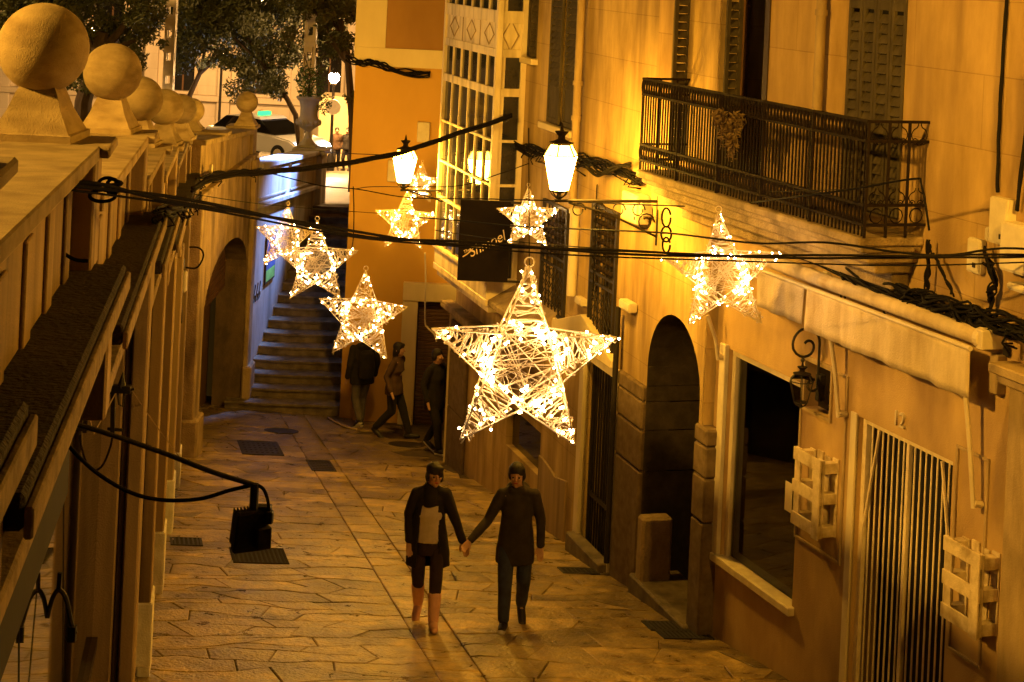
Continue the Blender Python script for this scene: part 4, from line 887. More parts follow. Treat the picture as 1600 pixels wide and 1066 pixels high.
def street_lamp(x, yl, Y, label, r=.17):
    P = at(x, yl, Y); g = 5.3-.0985*Y-.1
    t = thing('street_lamp', label, 'street lamp', (P.x, Y, g), 'street lamps on the upper road')
    MB().lathe([(.16, 0), (.16, .5), (.09, .7), (.06, 1.2), (.055, P.z-g-r-.15), (.1, P.z-g-r-.08), (.1, P.z-g-r)], (P.x, Y, g), 12).build('post', M['iron'], t, smooth=True)
    MB().sphere(P, r, 16, 10).build('globe', M['farlamp'], t, smooth='all')
    MB().lathe([(r*.9, 0), (r*.5, .1), (.03, .2)], (P.x, Y, P.z+r*.75), 10).build('cap', M['iron'], t)
    return t
street_lamp(522, 121, 70, 'glaring street lamp on a dark post by the two distant people', .21)
street_lamp(347, 87, 79, 'street lamp shining against the pale facade through the leaves', .17)
street_lamp(144, 45, 66, 'small bright lamp directly beside the nearest ball finial', .12)
street_lamp(549, 108, 100, 'tiny far lamp at the upper edge of the yellow house', .12)
m_ = MB(); S_ = at(521, 167, 69.6); m_.tube([S_+Vector((0, -.13, 0)), S_+Vector((0, -.17, 0))], .3, 20)
m_.build('road_sign', M['boxgrey'], None, 'round road sign seen on the lamp post by the distant people', 'sign')

M['farlamp_added'] = emit('added_lamp_globe', (1, .56, .19), 2600)  # for two unseen lamps added to light the trees and path
GM_ = M['farlamp']; M['farlamp'] = M['farlamp_added']
for X_, Y_, Z_, l_ in ((-21, 44, 7.5, 'unseen street lamp added on the upper road left of the trees'), (-1.0, 58, 5.5, 'unseen street lamp added round the corner behind the yellow house')):
    u_, v_ = X_/Y_, (CAMH-Z_)/Y_; street_lamp(800+(u_*RC-v_*RS)*F, -67+(u_*RS+v_*RC)*F, Y_, l_, .22)
M['farlamp'] = GM_
# ------------------------------------------------------------------ car on the upper road
CX = at(418, 215, 62); cg = 5.75-.0985*62; cd = Vector((.80, -.60, 0)); cn = Vector((.6, .8, 0))*-1   # heading right and towards us
M['carpaint'] = surf('car_paint', (.72, .70, .66), (.68, .66, .62), .3, 2, 1, 0, 20, spec=.6); M['tyre'] = surf('tyre', (.02, .02, .02), (.015, .015, .015), .9, 9, 1, .2, 60)
M['headlight'] = emit('headlight', (.7, .82, 1), 700); M['taxi'] = emit('taxi_sign', (.06, 1, .25), 1.6)
car = thing('taxi_car', 'white taxi with green roof light and headlamps on, coming along the upper road', 'car', (CX.x, 62, cg))
def cp(a, b, z): return Vector((CX.x, 62, cg))+cd*a+cn*b+Vector((0, 0, z))
prof = [(-2.25, .35), (-2.3, .75), (-2.15, .98), (-1.35, 1.02), (1.0, .95), (1.85, .84), (2.22, .66), (2.25, .35)]
def hull(prof, w0, w1): 
    m_ = MB(); zs = [z for _, z in prof]; n = len(prof); zm = max(zs); z_n = min(zs)
    wd = lambda z: w0+(w1-w0)*(z-z_n)/(zm-z_n)
    m_.add([cp(a, s*wd(z), z) for s in (-1, 1) for a, z in prof], [tuple(range(n)), tuple(range(2*n-1, n-1, -1))]+[(i, (i+1) % n, n+(i+1) % n, n+i) for i in range(n)]); return m_
hull(prof, .88, .86).build('body', M['carpaint'], car, bevel=.05, seg=3, smooth=True)
hull([(-1.9, 1.0), (-1.45, 1.40), (-.9, 1.47), (.1, 1.46), (1.15, .96)], .84, .62).build('cabin_glass', M['glassdark'], car, bevel=.03)
hull([(-1.42, 1.42), (-.9, 1.50), (.15, 1.49), (.3, 1.40)], .66, .6).build('roof', M['carpaint'], car, bevel=.02)
for a in (-1.38, 1.38):
    for s in (-1, 1):
        w = MB().tube([cp(a, s*.72, .33), cp(a, s*.90, .33)], .33, 24).build('wheel', M['tyre'], car); MB().tube([cp(a, s*.89, .33), cp(a, s*.915, .33)], .2, 12).build('rim', M['boxgrey'], w)
for s in (-1, 1): MB().sphere(cp(2.22, s*.62, .66), .11, 12, 8, (1, 1, .7)).build('headlight', M['headlight'], car)
c_ = cp(-.2, 0, 1.56); MB().box(c_, (.5, .2, .13), math.atan2(cd.y, cd.x)+math.pi/2).build('roof_light', M['taxi'], car, bevel=.02)
# ------------------------------------------------------------------ lit street lanterns
def lantern(c, r, h, label, name='street_lantern', arm=None, lit=True, yaw=.3, cat='lantern', group=None, anchor=None):
    """c = centre of the glass body, r = half width at the top of the glass, h = glass height"""
    c = Vector(c); t = thing(name, label, cat, c, group); n = 6
    def ring(rr, z): return [c+Vector((rr*math.cos(yaw+i*2*math.pi/n), rr*math.sin(yaw+i*2*math.pi/n), z)) for i in range(n)]
    A, B, C_ = ring(r*.55, -h*.5), ring(r, h*.5), ring(r*.62, h*.82)
    gm = M['lamp'] if lit else M['glass']
    for i in range(n):
        j = (i+1) % n
        MB().add([A[i], A[j], B[j], B[i]], [(0, 1, 2, 3)]).build('pane', gm, t, recalc=False)
        MB().add([B[i], B[j], C_[j], C_[i]], [(0, 1, 2, 3)]).build('roof_pane', M['lamp_top'] if lit else gm, t, recalc=False)
    f = MB()
    for i in range(n):
        f.bar(A[i], B[i], r*.06); f.bar(B[i], C_[i], r*.08)
        for Q in (A, B, C_): f.bar(Q[i], Q[(i+1) % n], r*.07)
    f.build('frame', M['iron'], t)
    k = MB(); k.lathe([(r*.66, h*.82), (r*.72, h*.86), (r*.45, h*.90), (r*.22, h*.96), (r*.20, h*1.05), (r*.36, h*1.14), (r*.40, h*1.18), (r*.12, h*1.20), (r*.06, h*1.34), (.004, h*1.42)], c, 14); k.build('crown', M['rust_iron'], t, smooth=True)
    b = MB(); b.lathe([(r*.08, -h*.78), (r*.10, -h*.72), (r*.16, -h*.68), (r*.10, -h*.60), (r*.5, -h*.52), (r*.56, -h*.5)], c, 12)
    for i in range(n):
        b.tube([c+Vector((r*.1*math.cos(yaw+i*2*math.pi/n), r*.1*math.sin(yaw+i*2*math.pi/n), -h*.74)), c+Vector((r*.42*math.cos(yaw+i*2*math.pi/n), r*.42*math.sin(yaw+i*2*math.pi/n), -h*.62)), A[i]], r*.035, 5)
    b.build('holder', M['iron'], t)
    if anchor is not None:
        a = Vector(anchor); s = c+Vector((0, 0, -h*.80)); a.z = s.z; d = (a-s); L = d.length; d.normalize(); m_ = MB()
        m_.tube([s-d*.05, a], r*.09, 8)
        for kk in range(4):
            q = s+d*L*(.2+.2*kk); m_.tube([q+d*L*.07*math.cos(x)*(1-x*.06)+Vector((0, 0, -L*.085+L*.07*math.sin(x)*(1-x*.06))) for x in [i*.5 for i in range(14)]], r*.04, 4)
        m_.tube([s+d*L*.1+Vector((0, 0, -.02)), s+d*L*.5+Vector((0, 0, -L*.12)), a+Vector((0, 0, -L*.34))], r*.07, 6)
        m_.tube([a+Vector((0, 0, .06)), a+Vector((0, 0, -L*.42))], r*.10, 6)
        m_.tube([a-d*L*.12+Vector((0, 0, -L*.2))+(d*math.cos(x)+Vector((0, 0, math.sin(x))))*L*.09*(1-x*.07) for x in [i*.5 for i in range(18)]], r*.05, 4)
        m_.build('wall_bracket', M['iron'], t)
    return t
def wall_at(W, p): return W.p((Vector(p).xy-W.O).dot(W.d), 0, p[2])
L2 = at(875, 270, 20.4); lantern(L2, .20, .40, 'lit street lantern on an ornate bracket in front of the golden house', anchor=wall_at(W2, L2), group='lit lanterns over the alley')
L1 = at(632, 266, 28.6); lantern(L1, .20, .40, 'lit street lantern in front of the yellow wall, beside the white bay', anchor=L1+Vector((.95, .25, 0)), group='lit lanterns over the alley')
# unseen lanterns added outside the frame, inferred from the light on the near walls
L3 = W1.p(W1.sY(11.6), 1.1, 6.6); M['lamp_mid_added'] = emit('added_lamp_glass_mid', SOD, 430); GM_ = M['lamp']; M['lamp'] = M['lamp_mid_added']; lantern(L3, .20, .40, 'unseen lit street lantern assumed further up the alley on the near townhouse', anchor=wall_at(W1, L3), group='lit lanterns over the alley')
M['lamp'] = GM_; L4 = Vector((-12.0, 6.0, 11.5)); M['lamp'] = M['lamp_near_added']; lp = lantern(L4, .36, .62, 'unseen lit street lantern assumed on a post on the upper road', group='lit lanterns over the alley'); M['lamp'] = GM_
MB().lathe([(.14, 5.1), (.14, 6.0), (.08, 6.4), (.06, 10.95)], (L4.x, L4.y, 0), 12).build('post', M['iron'], lp)
# added cool floodlight by the head of the steps, assumed from its blue wash
fl_ = thing('assumed_blue_floodlight', 'small unseen cool floodlight assumed on the side of the yellow house washing the stair wall', 'floodlight', (XL-.05, 39.0, 4.6))
MB().box((XL-.10, 39.0, 4.6), (.12, .3, .22)).build('housing', M['iron'], fl_, bevel=.01)  # invented fixture body, hidden behind the house corner
ld = bpy.data.lights.new('assumed_blue_floodlight_lamp', 'SPOT'); ld.energy = 9500; ld.color = (.24, .41, 1.0); ld.spot_size = .88; ld.spot_blend = .8; ld.shadow_soft_size = .1
lo = bpy.data.objects.new('assumed_blue_floodlight_lamp', ld); COL.objects.link(lo); lo.location = (XL-.2, 39.0, 4.6)
lo.rotation_euler = (Vector((-4.6, 37.5, 2.7))-Vector((XL-.2, 39.0, 4.6))).to_track_quat('-Z', 'Y').to_euler(); lo.parent = fl_; lo.location = Vector((XL-.2, 39.0, 4.6))-wloc(fl_)

# ------------------------------------------------------------------ wicker-wire stars with fairy lights
def star(cx, cy, Y, Rpx, rot, yaw, label, nbulb, seed, split=False, hang=None):
    rd = random.Random(seed); C = at(cx, cy, Y); Rr = Rpx/F*Y; dep = Rr*.22
    t = thing('light_star', label, 'star light', C, 'illuminated wire stars hung over the alley')
    Mx = Matrix.Rotation(yaw, 3, 'Z')
    def P(x, z, y=0): return C+Mx @ Vector((x, y, z))
    tips = [(Rr*math.sin(rot+i*2*math.pi/5), Rr*math.cos(rot+i*2*math.pi/5)) for i in range(5)]
    ri = Rr*.41; inn = [(ri*math.sin(rot+(i+.5)*2*math.pi/5), ri*math.cos(rot+(i+.5)*2*math.pi/5)) for i in range(5)]
    fr = MB(); rr = max(.0045, Rr*.010)
    for i in range(5):
        for s in (-1, 1):
            a = inn[i]; b = inn[i-1]
            fr.tube([P(*tips[i]), P(*a, s*dep)], rr, 5); fr.tube([P(*tips[i]), P(*b, s*dep)], rr, 5); fr.tube([P(*a, s*dep), P(*b, s*dep)], rr, 5)
        fr.tube([P(*inn[i], -dep), P(*inn[i], dep)], rr, 5)
    tp = tips[0]; fr.tube([P(tp[0]+rr*5*math.cos(x), tp[1]+rr*4+rr*5*math.sin(x)) for x in [k*.7 for k in range(9)]], rr*.8, 4, True)
    fr.build('wire_frame', M['frame_white'], t)
    cord = []; cr = max(.0045, Rr*.0085)
    for i in range(5):                                # windings round each arm
        a, b = inn[i], inn[i-1]; T = tips[i]; u = .03; ph = rd.random()*6; pts = []
        turns = 14; n = turns*9
        for k in range(n):
            f = 1-(k/n); f = .06+.92*f; cxm, czm = ((a[0]+b[0])/2), ((a[1]+b[1])/2)
            mx, mz = T[0]+(cxm-T[0])*f, T[1]+(czm-T[1])*f; hx, hz = (a[0]-b[0])/2*f, (a[1]-b[1])/2*f
            an = ph+k*2*math.pi/9+rd.gauss(0, .22); w = 1.05+rd.gauss(0, .05)
            sx = math.cos(an)*w; sy = math.sin(an)*w; tx, tz = (cxm-T[0])*.06*rd.gauss(0, 1), (czm-T[1])*.06*rd.gauss(0, 1)
            pts.append(P(mx+hx*sx+tx, mz+hz*sx+tz, dep*f*sy))
        cord.append(pts)
    for s in (-1, 1):                                 # criss-cross over the middle
        pts = []
        for k in range(30):
            an = rd.random()*2*math.pi; r_ = ri*rd.uniform(.75, 1.12); pts.append(P(r_*math.sin(an), r_*math.cos(an), s*dep*(1.0+rd.uniform(-.1, .25)))); 
            if rd.random() < .4: an2 = an+math.pi+rd.gauss(0, .7); pts.append(P(r_*math.sin(an2)*.9, r_*math.cos(an2)*.9, s*dep*1.1))
        cord.append(pts)
    cm = MB()
    for ci, pts in enumerate(cord): cm.tube(pts, cr*(.75 if ci > 4 else 1), 4)
    cm.build('light_cord', M['cord'], t, recalc=False)
    bm_ = MB(); allp = [p for pts in cord for p in pts]; br = max(.0065, Rr*.0118); nbulb = int(nbulb*1.5); one = None
    stem = MB()
    for k in range(nbulb):
        p = rd.choice(allp if k % 5 < 2 else (cord[5] if k % 5 < 4 else cord[6]) if k % 5 else allp); v = Vector((rd.gauss(0, 1), rd.gauss(0, 1)-.7, rd.gauss(0, 1))).normalized(); L = br*rd.uniform(1.5, 3.4)
        q = p+v*L; stem.tube([p, q], br*.42, 4)
        if split:
            if one is None: one = MB().sphere((0, 0, 0), br, 8, 6).mesh('bulb', M['bulb'], smooth='all')
            link('bulb', one, t, q)
        else: bm_.sphere(q, br*rd.uniform(.8, 1.15), 6, 4)
    stem.build('bulb_stem', M['frame_white'], t, recalc=False, kind='stuff')
    if not split: bm_.build('bulb', M['bulb'], t, kind='stuff', recalc=False, smooth='all')
    if hang:
        m_ = MB(); m_.tube([P(tp[0], tp[1]), at(hang[0], hang[1], Y)], .003, 4); m_.build('hanging_wire', M['cable'], t)
star(817, 568, 10.5, 153, .02, .08, 'largest glowing star, in the middle of the picture above the walking couple', 150, 3, True, (826, 200))
star(566, 496, 22.4, 74, .03, -.1, 'glowing star above the walking group, in front of the lower steps', 90, 4)
star(494, 412, 25.8, 68, -.02, .1, 'glowing star overlapping the steps, second from the stone arch', 90, 5)
star(445, 372, 30.0, 52, .06, .5, 'glowing star hung farthest left, half behind its neighbour', 70, 6)
star(633, 347, 29.8, 50, .03, .1, 'glowing star under the lit lantern by the yellow wall', 70, 7)
star(825, 342, 24.2, 51, -.03, .0, 'glowing star beside the black cloth sign with script lettering', 70, 8)
star(1128, 428, 16.6, 97, -.10, -.15, 'glowing star near the shop awning, under the iron balcony', 110, 9)
star(657, 288, 31.5, 34, .05, .5, 'small far glowing star half hidden behind the lantern by the yellow wall', 45, 10)

# ------------------------------------------------------------------ overhead cables
def catm(P, n=6):
    out = []
    for i in range(len(P)-1):
        p0, p1, p2, p3 = P[max(i-1, 0)], P[i], P[i+1], P[min(i+2, len(P)-1)]
        for k in range(n):
            t = k/n; out.append(.5*((2*p1)+(p2-p0)*t+(2*p0-5*p1+4*p2-p3)*t*t+(3*p1-p0-3*p2+p3)*t**3))
    return out+[P[-1]]
def cable(pts, r, label, mat='cable', strands=1, name='overhead_cable', group='cables slung across the alley', cat='cable'):
    Pp = catm([at(x, y, Y) for x, y, Y in pts]); m_ = MB()
    for s in range(strands):
        ph = s*2.1; m_.tube([p+Vector((0, math.cos(i*.45+ph), math.sin(i*.45+ph)))*(r*1.3 if strands > 1 else 0) for i, p in enumerate(Pp)], r, 6)
    return m_.build(name, M[mat], None, label, cat, group, smooth='all')
cable([(95, 291, 7.9), (170, 292, 8.2), (310, 319, 9), (550, 364, 11), (700, 378, 12), (900, 392, 12.6), (1150, 399, 13.1), (1400, 402, 13.6), (1600, 399, 13.9), (1720, 396, 13.9)], .010, 'thick twisted black cable crossing the whole picture from the left parapet to the meter boxes', strands=2)
cable([(95, 295, 7.9), (310, 325, 9), (550, 370, 11), (700, 384, 12), (900, 399, 12.6), (1150, 408, 13.1), (1400, 415, 13.6), (1600, 410, 13.9), (1720, 404, 13.9)], .0065, 'single black cable running just below the thick twisted one')
cable([(300, 296, 20.5), (345, 276, 21.5), (430, 268, 23), (520, 258, 24), (620, 240, 25), (700, 214, 25.5), (800, 181, 25.8)], .018, 'heavy black cable from the left terrace up to the white bay', strands=3)
cable([(500, 237, 40), (545, 240, 33), (620, 242, 30), (635, 236, 29)], .008, 'thin dark cable entering beside the lantern on the yellow wall')
cable([(420, 270, 24), (500, 290, 25), (560, 296, 26), (640, 309, 26.5), (760, 311, 24), (870, 314, 22), (1000, 320, 20), (1120, 322, 18.5), (1240, 308, 16), (1330, 296, 15.2), (1425, 280, 14.5), (1440, 290, 14.4), (1452, 360, 14.3)], .009, 'black cable passing under the lit lanterns and along the iron balcony')
cable([(655, 340, 26), (720, 345, 24), (800, 353, 22.5), (900, 358, 20), (1000, 362, 18), (1060, 366, 17), (1180, 380, 15.5), (1290, 379, 14.6), (1400, 394, 14.1), (1480, 399, 13.9), (1570, 388, 13.8), (1680, 396, 13.8)], .010, 'black cable dipping behind the stars from the white bay to the meter boxes')
cable([(552, 292, 33), (553, 330, 31), (552, 372, 30), (548, 392, 29), (540, 400, 26)], .010, 'short black feed cable dropping to the second star', cat='cable')
cable([(552, 296, 33), (580, 292, 31), (640, 292, 27), (720, 290, 26), (780, 272, 25.7), (825, 256, 25)], .007, 'thin black cable running to the white bay')
cable([(680, 360, 24), (800, 377, 20), (1000, 392, 16), (1300, 404, 14.5), (1620, 400, 13.9)], .006, 'thin black wire following the thick cable on the right')
cable([(305, 304, 22), (400, 318, 26), (500, 327, 30), (600, 334, 33)], .006, 'thin wire from the left terrace to the yellow house')
cable([(1200, 300, 17), (1330, 296, 15.2)], .004, 'thin wire against the balcony railing')
cable([(664, 395, 28), (665, 440, 28), (664, 500, 28), (668, 512, 28), (678, 522, 28), (682, 534, 28)], .014, 'pale flex hanging straight down before the roller shutter', mat='pipe_white')
P_ = WA.hit(322, 263, .0); m_ = MB(); m_.tube([WA.p(P_[0], .06, P_[1]), WA.p(P_[0], .10, P_[1])], .07, 16); m_.build('round_plate', M['wood_white'], None, 'small round white plate on the parapet before the stone arch', 'plate')
for i, (x, y0, y1, lab) in enumerate(((1041, 326, 394, 'figure of eight cable coil hanging beside the corner of the balcony'),)):
    m_ = MB()
    for (cy, ry, rx) in ((340, 15, 7), (366, 12, 8), (383, 12, 6)):
        m_.tube([at(x+rx*math.cos(a), cy+ry*math.sin(a), 18.2) for a in [k*.5 for k in range(13)]], .011, 5)
    m_.build('cable_coil', M['cable'], None, lab, 'cable coil', smooth='all')
m_ = MB()
m_.tube(catm([at(cx_+rx*math.cos(a), cy_+ry*math.sin(a), 8.3) for cx_, cy_, rx, ry in ((168, 288, 14, 10), (160, 306, 20, 9), (176, 292, 9, 12)) for a in [k*.6 for k in range(11)]]+[at(x, y, 8.1) for x, y in ((92, 292), (86, 320), (84, 365), (92, 388), (115, 405), (138, 408))]), .009, 6)
m_.build('looped_cable_tail', M['cable'], None, 'looped spare cable hanging on the nearest left parapet panel', 'cable', smooth='all')

def bundle(W, pts, label, n=7, spread=.05, r=.012, o=.08, tufts=0, parent=None):
    """bundle of old cables clipped along a wall; pts are picture positions on that wall"""
    m_ = MB(); base = [W.p(*(lambda h: (h[0], o, h[1]))(W.hit(x, y, o))) for x, y in pts]; base = catm(base, 8)
    for s in range(n):
        ox, oz = R.uniform(-1, 1)*spread, R.uniform(-1, 1)*spread; ph = R.random()*6; fq = R.uniform(.5, 1.3)
        m_.tube([p+Vector((W.n.x, W.n.y, 0))*(ox*.6+spread*.4*math.sin(i*fq+ph))+Vector((0, 0, oz+spread*.5*math.cos(i*fq*.8+ph))) for i, p in enumerate(base)], r*R.uniform(.6, 1.2), 5)
    for s in range(tufts):
        p = R.choice(base); a = p+Vector((0, 0, -spread)); m_.tube([p, a+Vector((W.n.x*.08, W.n.y*.08, -.05)), a+Vector((R.uniform(-.1, .1), 0, R.uniform(-.14, .02)))], r*.8, 5)
    return m_.build('cable_bundle', M['cable'], None, label, 'cables', 'old cable bundles clipped to the walls', smooth='all')
bundle(W1, [(1075, 324), (1110, 336), (1180, 366), (1250, 398), (1330, 432)], 'thin rope of dark cables climbing under the balcony cornice', 6, .025, .011)
bundle(W1, [(1320, 430), (1400, 458), (1440, 470), (1500, 488), (1560, 505), (1640, 530)], 'thick ragged bundle of black cables above the awning', 22, .075, .012, .12, 40)
bundle(W2, [(797, 226), (820, 232), (850, 240), (880, 247), (915, 252), (950, 262), (1002, 280)], 'lit cable bundle along the golden house above the lantern bracket', 12, .07, .012, .08, 10)
cbx = cable([(915, 262, 22), (935, 272, 22), (960, 263, 21.5), (985, 258, 21.2)], .018, 'loop of black cable by the corner of the balcony', strands=2)
bundle(WY, [(540, 90), (560, 98), (590, 100), (620, 112), (672, 117)], 'black cable bundle sagging across the yellow house', 8, .05, .016, .1)
bundle(WL, [(250, 330), (300, 318), (312, 300)], 'tangle of cables on the left terrace pier', 10, .06, .012, .05, 12)
bundle(WA, [(308, 285), (340, 274), (380, 271), (410, 268)], 'cables resting on the ledge of the stone arch wall', 7, .05, .012, .1, 8)
bundle(W1, [(1574, -20), (1565, 120), (1560, 220), (1558, 300)], 'black cable clipped straight down the wall to the meter boxes', 2, .008, .014, .03)
bundle(W1, [(1610, 120), (1598, 250), (1588, 330)], 'second black cable coming down beside the meter boxes', 3, .012, .014, .06)
bundle(W1, [(1452, 380), (1450, 420), (1448, 450)], 'cables dropping past the end of the balcony cornice', 6, .03, .012, .1)
bundle(W1, [(1462, 402), (1475, 430), (1490, 462)], 'two slack black cables below the balcony end', 2, .03, .012, .1)
bundle(W1, [(1540, 400), (1555, 440), (1545, 480)], 'cables under the meter boxes', 7, .06, .012, .08)
bundle(W2, [(933, 290), (928, 420), (926, 470)], 'thin cable down the golden wall by the white pipe', 2, .01, .009, .05)

def wbox(W, x0, y0, x1, y1, d, label, cat='meter box', name='meter_box', mat='boxgrey', o=0, grp='meter and fuse boxes'):
    s0, s1, z0, z1 = px(W, x0, y0, x1, y1, d)
    t = MB().wb(W, s0, s1, .006+o, d, z0, z1).build(name, M[mat], None, label, cat, grp, bevel=.012, seg=2)
    MB().wb(W, s0+.02, s1-.02, d, d+.006, z0+.02, z1-.02).build('lid', M[mat], t, bevel=.002)
    if z1-z0 > .25: MB().wb(W, s0+.05, s0+.09, d+.006, d+.012, z0+.05, z0+.09).build('lock', M['iron'], t)
wbox(W1, 1546, 306, 1572, 386, .10, 'tall narrow meter box above left of the big grey one')
wbox(W1, 1563, 345, 1612, 436, .16, 'largest meter box at the right edge of the picture')
wbox(W1, 1572, 440, 1625, 468, .14, 'low meter box directly under the largest one')
wbox(W1, 1511, 370, 1530, 430, .07, 'slim upright box to the left of the meter boxes')
wbox(W1, 1538, 354, 1546, 378, .05, 'tiny junction box between the slim box and the meters')
wbox(W1, 1566, 538, 1576, 560, .03, 'small vent plate on the wall past the awning motor', 'vent plate', 'vent_plate', 'iron')
wbox(W1, 1283, 423, 1291, 438, .06, 'farther small switch box above the awning', 'switch box', 'switch_box', 'boxgrey')
wbox(W1, 1311, 434, 1318, 447, .06, 'nearer small switch box above the awning', 'switch box', 'switch_box', 'boxgrey')
wbox(W2, 972, 297, 995, 352, .16, 'white box glaring beside the bracket of the nearer lantern', mat='wood_white')
wbox(W2, 992, 312, 1003, 340, .14, 'small cream box right of the glaring white one')
wbox(W2, 967, 466, 982, 490, .12, 'cream junction box at the top of the black pipe by the arch', 'junction box', 'junction_box')
wbox(W2, 898, 462, 908, 480, .10, 'little box on the white pipe between the grilled windows', 'junction box', 'junction_box')

# black cloth sign with script lettering
ST = at(757, 375, 25.35); Wsg = Flat((ST.x-.36, 25.35), (1, 0), (0, -1)); sa, sb = Wsg.hit(720, 312), Wsg.hit(793, 441)
sg = MB().wb(Wsg, sa[0], sb[0], -.02, .02, sb[1], sa[1]).build('hanging_sign', M['sign'], None, 'black hanging sign with slanted cream script beside the white bay', 'sign', bevel=.004)
c_ = Wsg.hit(760, 382); tx = text('Shmoel', 'lettering', M['letter'], sg, Wsg.p(c_[0], .024, c_[1]), .20, .002, Wsg, .35, .52, sx=.95)
c_ = Wsg.hit(729, 392); text('The', 'lettering', M['letter'], sg, Wsg.p(c_[0], .024, c_[1]), .065, .002, Wsg, .35, .52)
m_ = MB(); m_.tube(catm([Wsg.p(h[0], .024, h[1]) for h in [Wsg.hit(*q) for q in ((723, 401), (731, 396), (738, 389), (742, 384))]]), .008, 4); m_.build('swash', M['letter'], sg)
m_ = MB(); 
for zz in (sa[1]-.01, sb[1]+.01): m_.bar(Wsg.p(sa[0], 0, zz), Wsg.p(sb[0]+.18, 0, zz), .03)
m_.build('sign_arm', M['iron'], sg)

# ------------------------------------------------------------------ awning
aw_ = thing('shop_awning', 'rolled cream canvas awning with limp valance above the shop window', 'awning', W1.p(*(lambda h: (h[0], .2, h[1]))(W1.hit(1370, 470, .25))))
A0, A1 = W1.hit(1192, 412, .25), W1.hit(1535, 537, .25); zA = (A0[1]+A1[1])/2; print('awning z', A0[1], A1[1])
m_ = MB(); m_.tube([W1.p(A1[0]+.12, .17, zA+.02), W1.p(A0[0], .17, zA+.02)], .07, 16); m_.build('canvas_roll', M['canvas'], aw_, smooth=True)
m_ = MB(); m_.tube([W1.p(A1[0]+.1, .29, zA-.06), W1.p(A0[0], .29, zA-.06)], .022, 10); m_.build('front_bar', M['awning_metal'], aw_, smooth=True)
def valance(s0, s1, zt_, h):
    nx, nzv = 60, 6; V = []; 
    for j in range(nzv+1):
        for i in range(nx+1):
            s = s0+(s1-s0)*i/nx; f = j/nzv; w = (.012+.03*f)*(nz(s*2.2, 3, 1.5, 2)+.5*nz(s*7, 1, 1.2, 5)); V.append(W1.p(s, .30+w, zt_-h*f+.02*f*nz(s*3, 9, 1)))
    m_ = MB(); m_.add(V, [(j*(nx+1)+i, j*(nx+1)+i+1, (j+1)*(nx+1)+i+1, (j+1)*(nx+1)+i) for j in range(nzv) for i in range(nx)])
    o = m_.build('valance', M['canvas'], aw_, recalc=False, smooth='all'); md = o.modifiers.new('thickness', 'SOLIDIFY'); md.thickness = .006
gap0, gap1 = W1.hit(1256, 470, .30)[0], W1.hit(1261, 470, .30)[0]
valance(A1[0]+.10, gap1, zA-.06, .40); valance(gap0, A0[0]+.02, zA-.06, .36)
for (x0_, y0_, x1_, y1_) in ((1296, 508, 1310, 652), (1503, 556, 1521, 794), (1112, 500, 1122, 562)):
    a_, b_ = W1.hit(x0_, y0_, .22), W1.hit(x1_, y1_, .10); m_ = MB(); m_.tube(catm([W1.p(a_[0], .27, a_[1]+.05), W1.p(a_[0]-.01, .22, a_[1]-.08), W1.p((a_[0]+b_[0])/2, .15, (a_[1]+b_[1])/2), W1.p(b_[0], .10, b_[1])]), .022, 8)
    m_.tube([W1.p(b_[0], .10, b_[1]+.04), W1.p(b_[0]-.0, .02, b_[1]+.02)], .03, 8); m_.build('folding_arm', M['awning_metal'], aw_, smooth=True)
a_ = W1.hit(1540, 545, .2); m_ = MB(); m_.tube([W1.p(a_[0]+.12, .17, zA+.02), W1.p(a_[0]+.05, .17, zA+.02)], .09, 18); m_.wb(W1, a_[0]+.0, a_[0]+.08, .0, .24, zA-.06, zA+.10); m_.build('end_bracket', M['awning_metal'], aw_, bevel=.008)
MB().wb(W1, a_[0]-.02, a_[0]+.08, .0, .10, zA-.42, zA-.1).build('motor_box', M['pipe'], aw_, bevel=.01)

# ------------------------------------------------------------------ scroll wall lantern (unlit)
LC = W1.hit(1252, 612, .24); lc = W1.p(LC[0], .24, LC[1]); wl_ = lantern(lc, .125, .20, 'unlit black carriage lantern hanging from a big iron scroll on the orange wall', name='wall_lantern', lit=False, cat='wall lantern')
nv = Vector((W1.n.x, W1.n.y, 0)); rr_ = .145; lt = lc+Vector((0, 0, .20*1.40)); cc = lt+Vector((0, 0, rr_+.03))-nv*.03; wx = cc-nv*rr_
ring = [cc-nv*(rr_*math.cos(a))+Vector((0, 0, rr_*math.sin(a))) for a in [math.radians(d) for d in range(0, 200, 14)]]
spir = [cc-nv*(rr_*f*math.cos(a))+Vector((0, 0, rr_*f*math.sin(a)-rr_*(1-f)*.25)) for a, f in [(math.radians(200+i*20), 1-.055*i) for i in range(15)]]
low = [wx+nv*(.055*(1-math.cos(a)))+Vector((0, 0, -.40-.055*math.sin(a))) for a in [math.radians(d) for d in range(0, 290, 24)]]
m_ = MB(); m_.tube(list(reversed(low))+[wx+Vector((0, 0, -.2))]+ring+spir, .013, 8); m_.tube([lt, lt+Vector((0, 0, .05))], .012, 8); m_.sphere(lt+Vector((0, 0, .02)), .022, 8, 6)
m_.build('scroll_arm', M['iron'], wl_, smooth=True)
s_l = (lc.xy-W1.O).dot(W1.d); MB().wb(W1, s_l-.04, s_l+.04, .0, .07, lc.z-.10, lc.z+.16).build('wall_plate', M['iron'], wl_, bevel=.01)

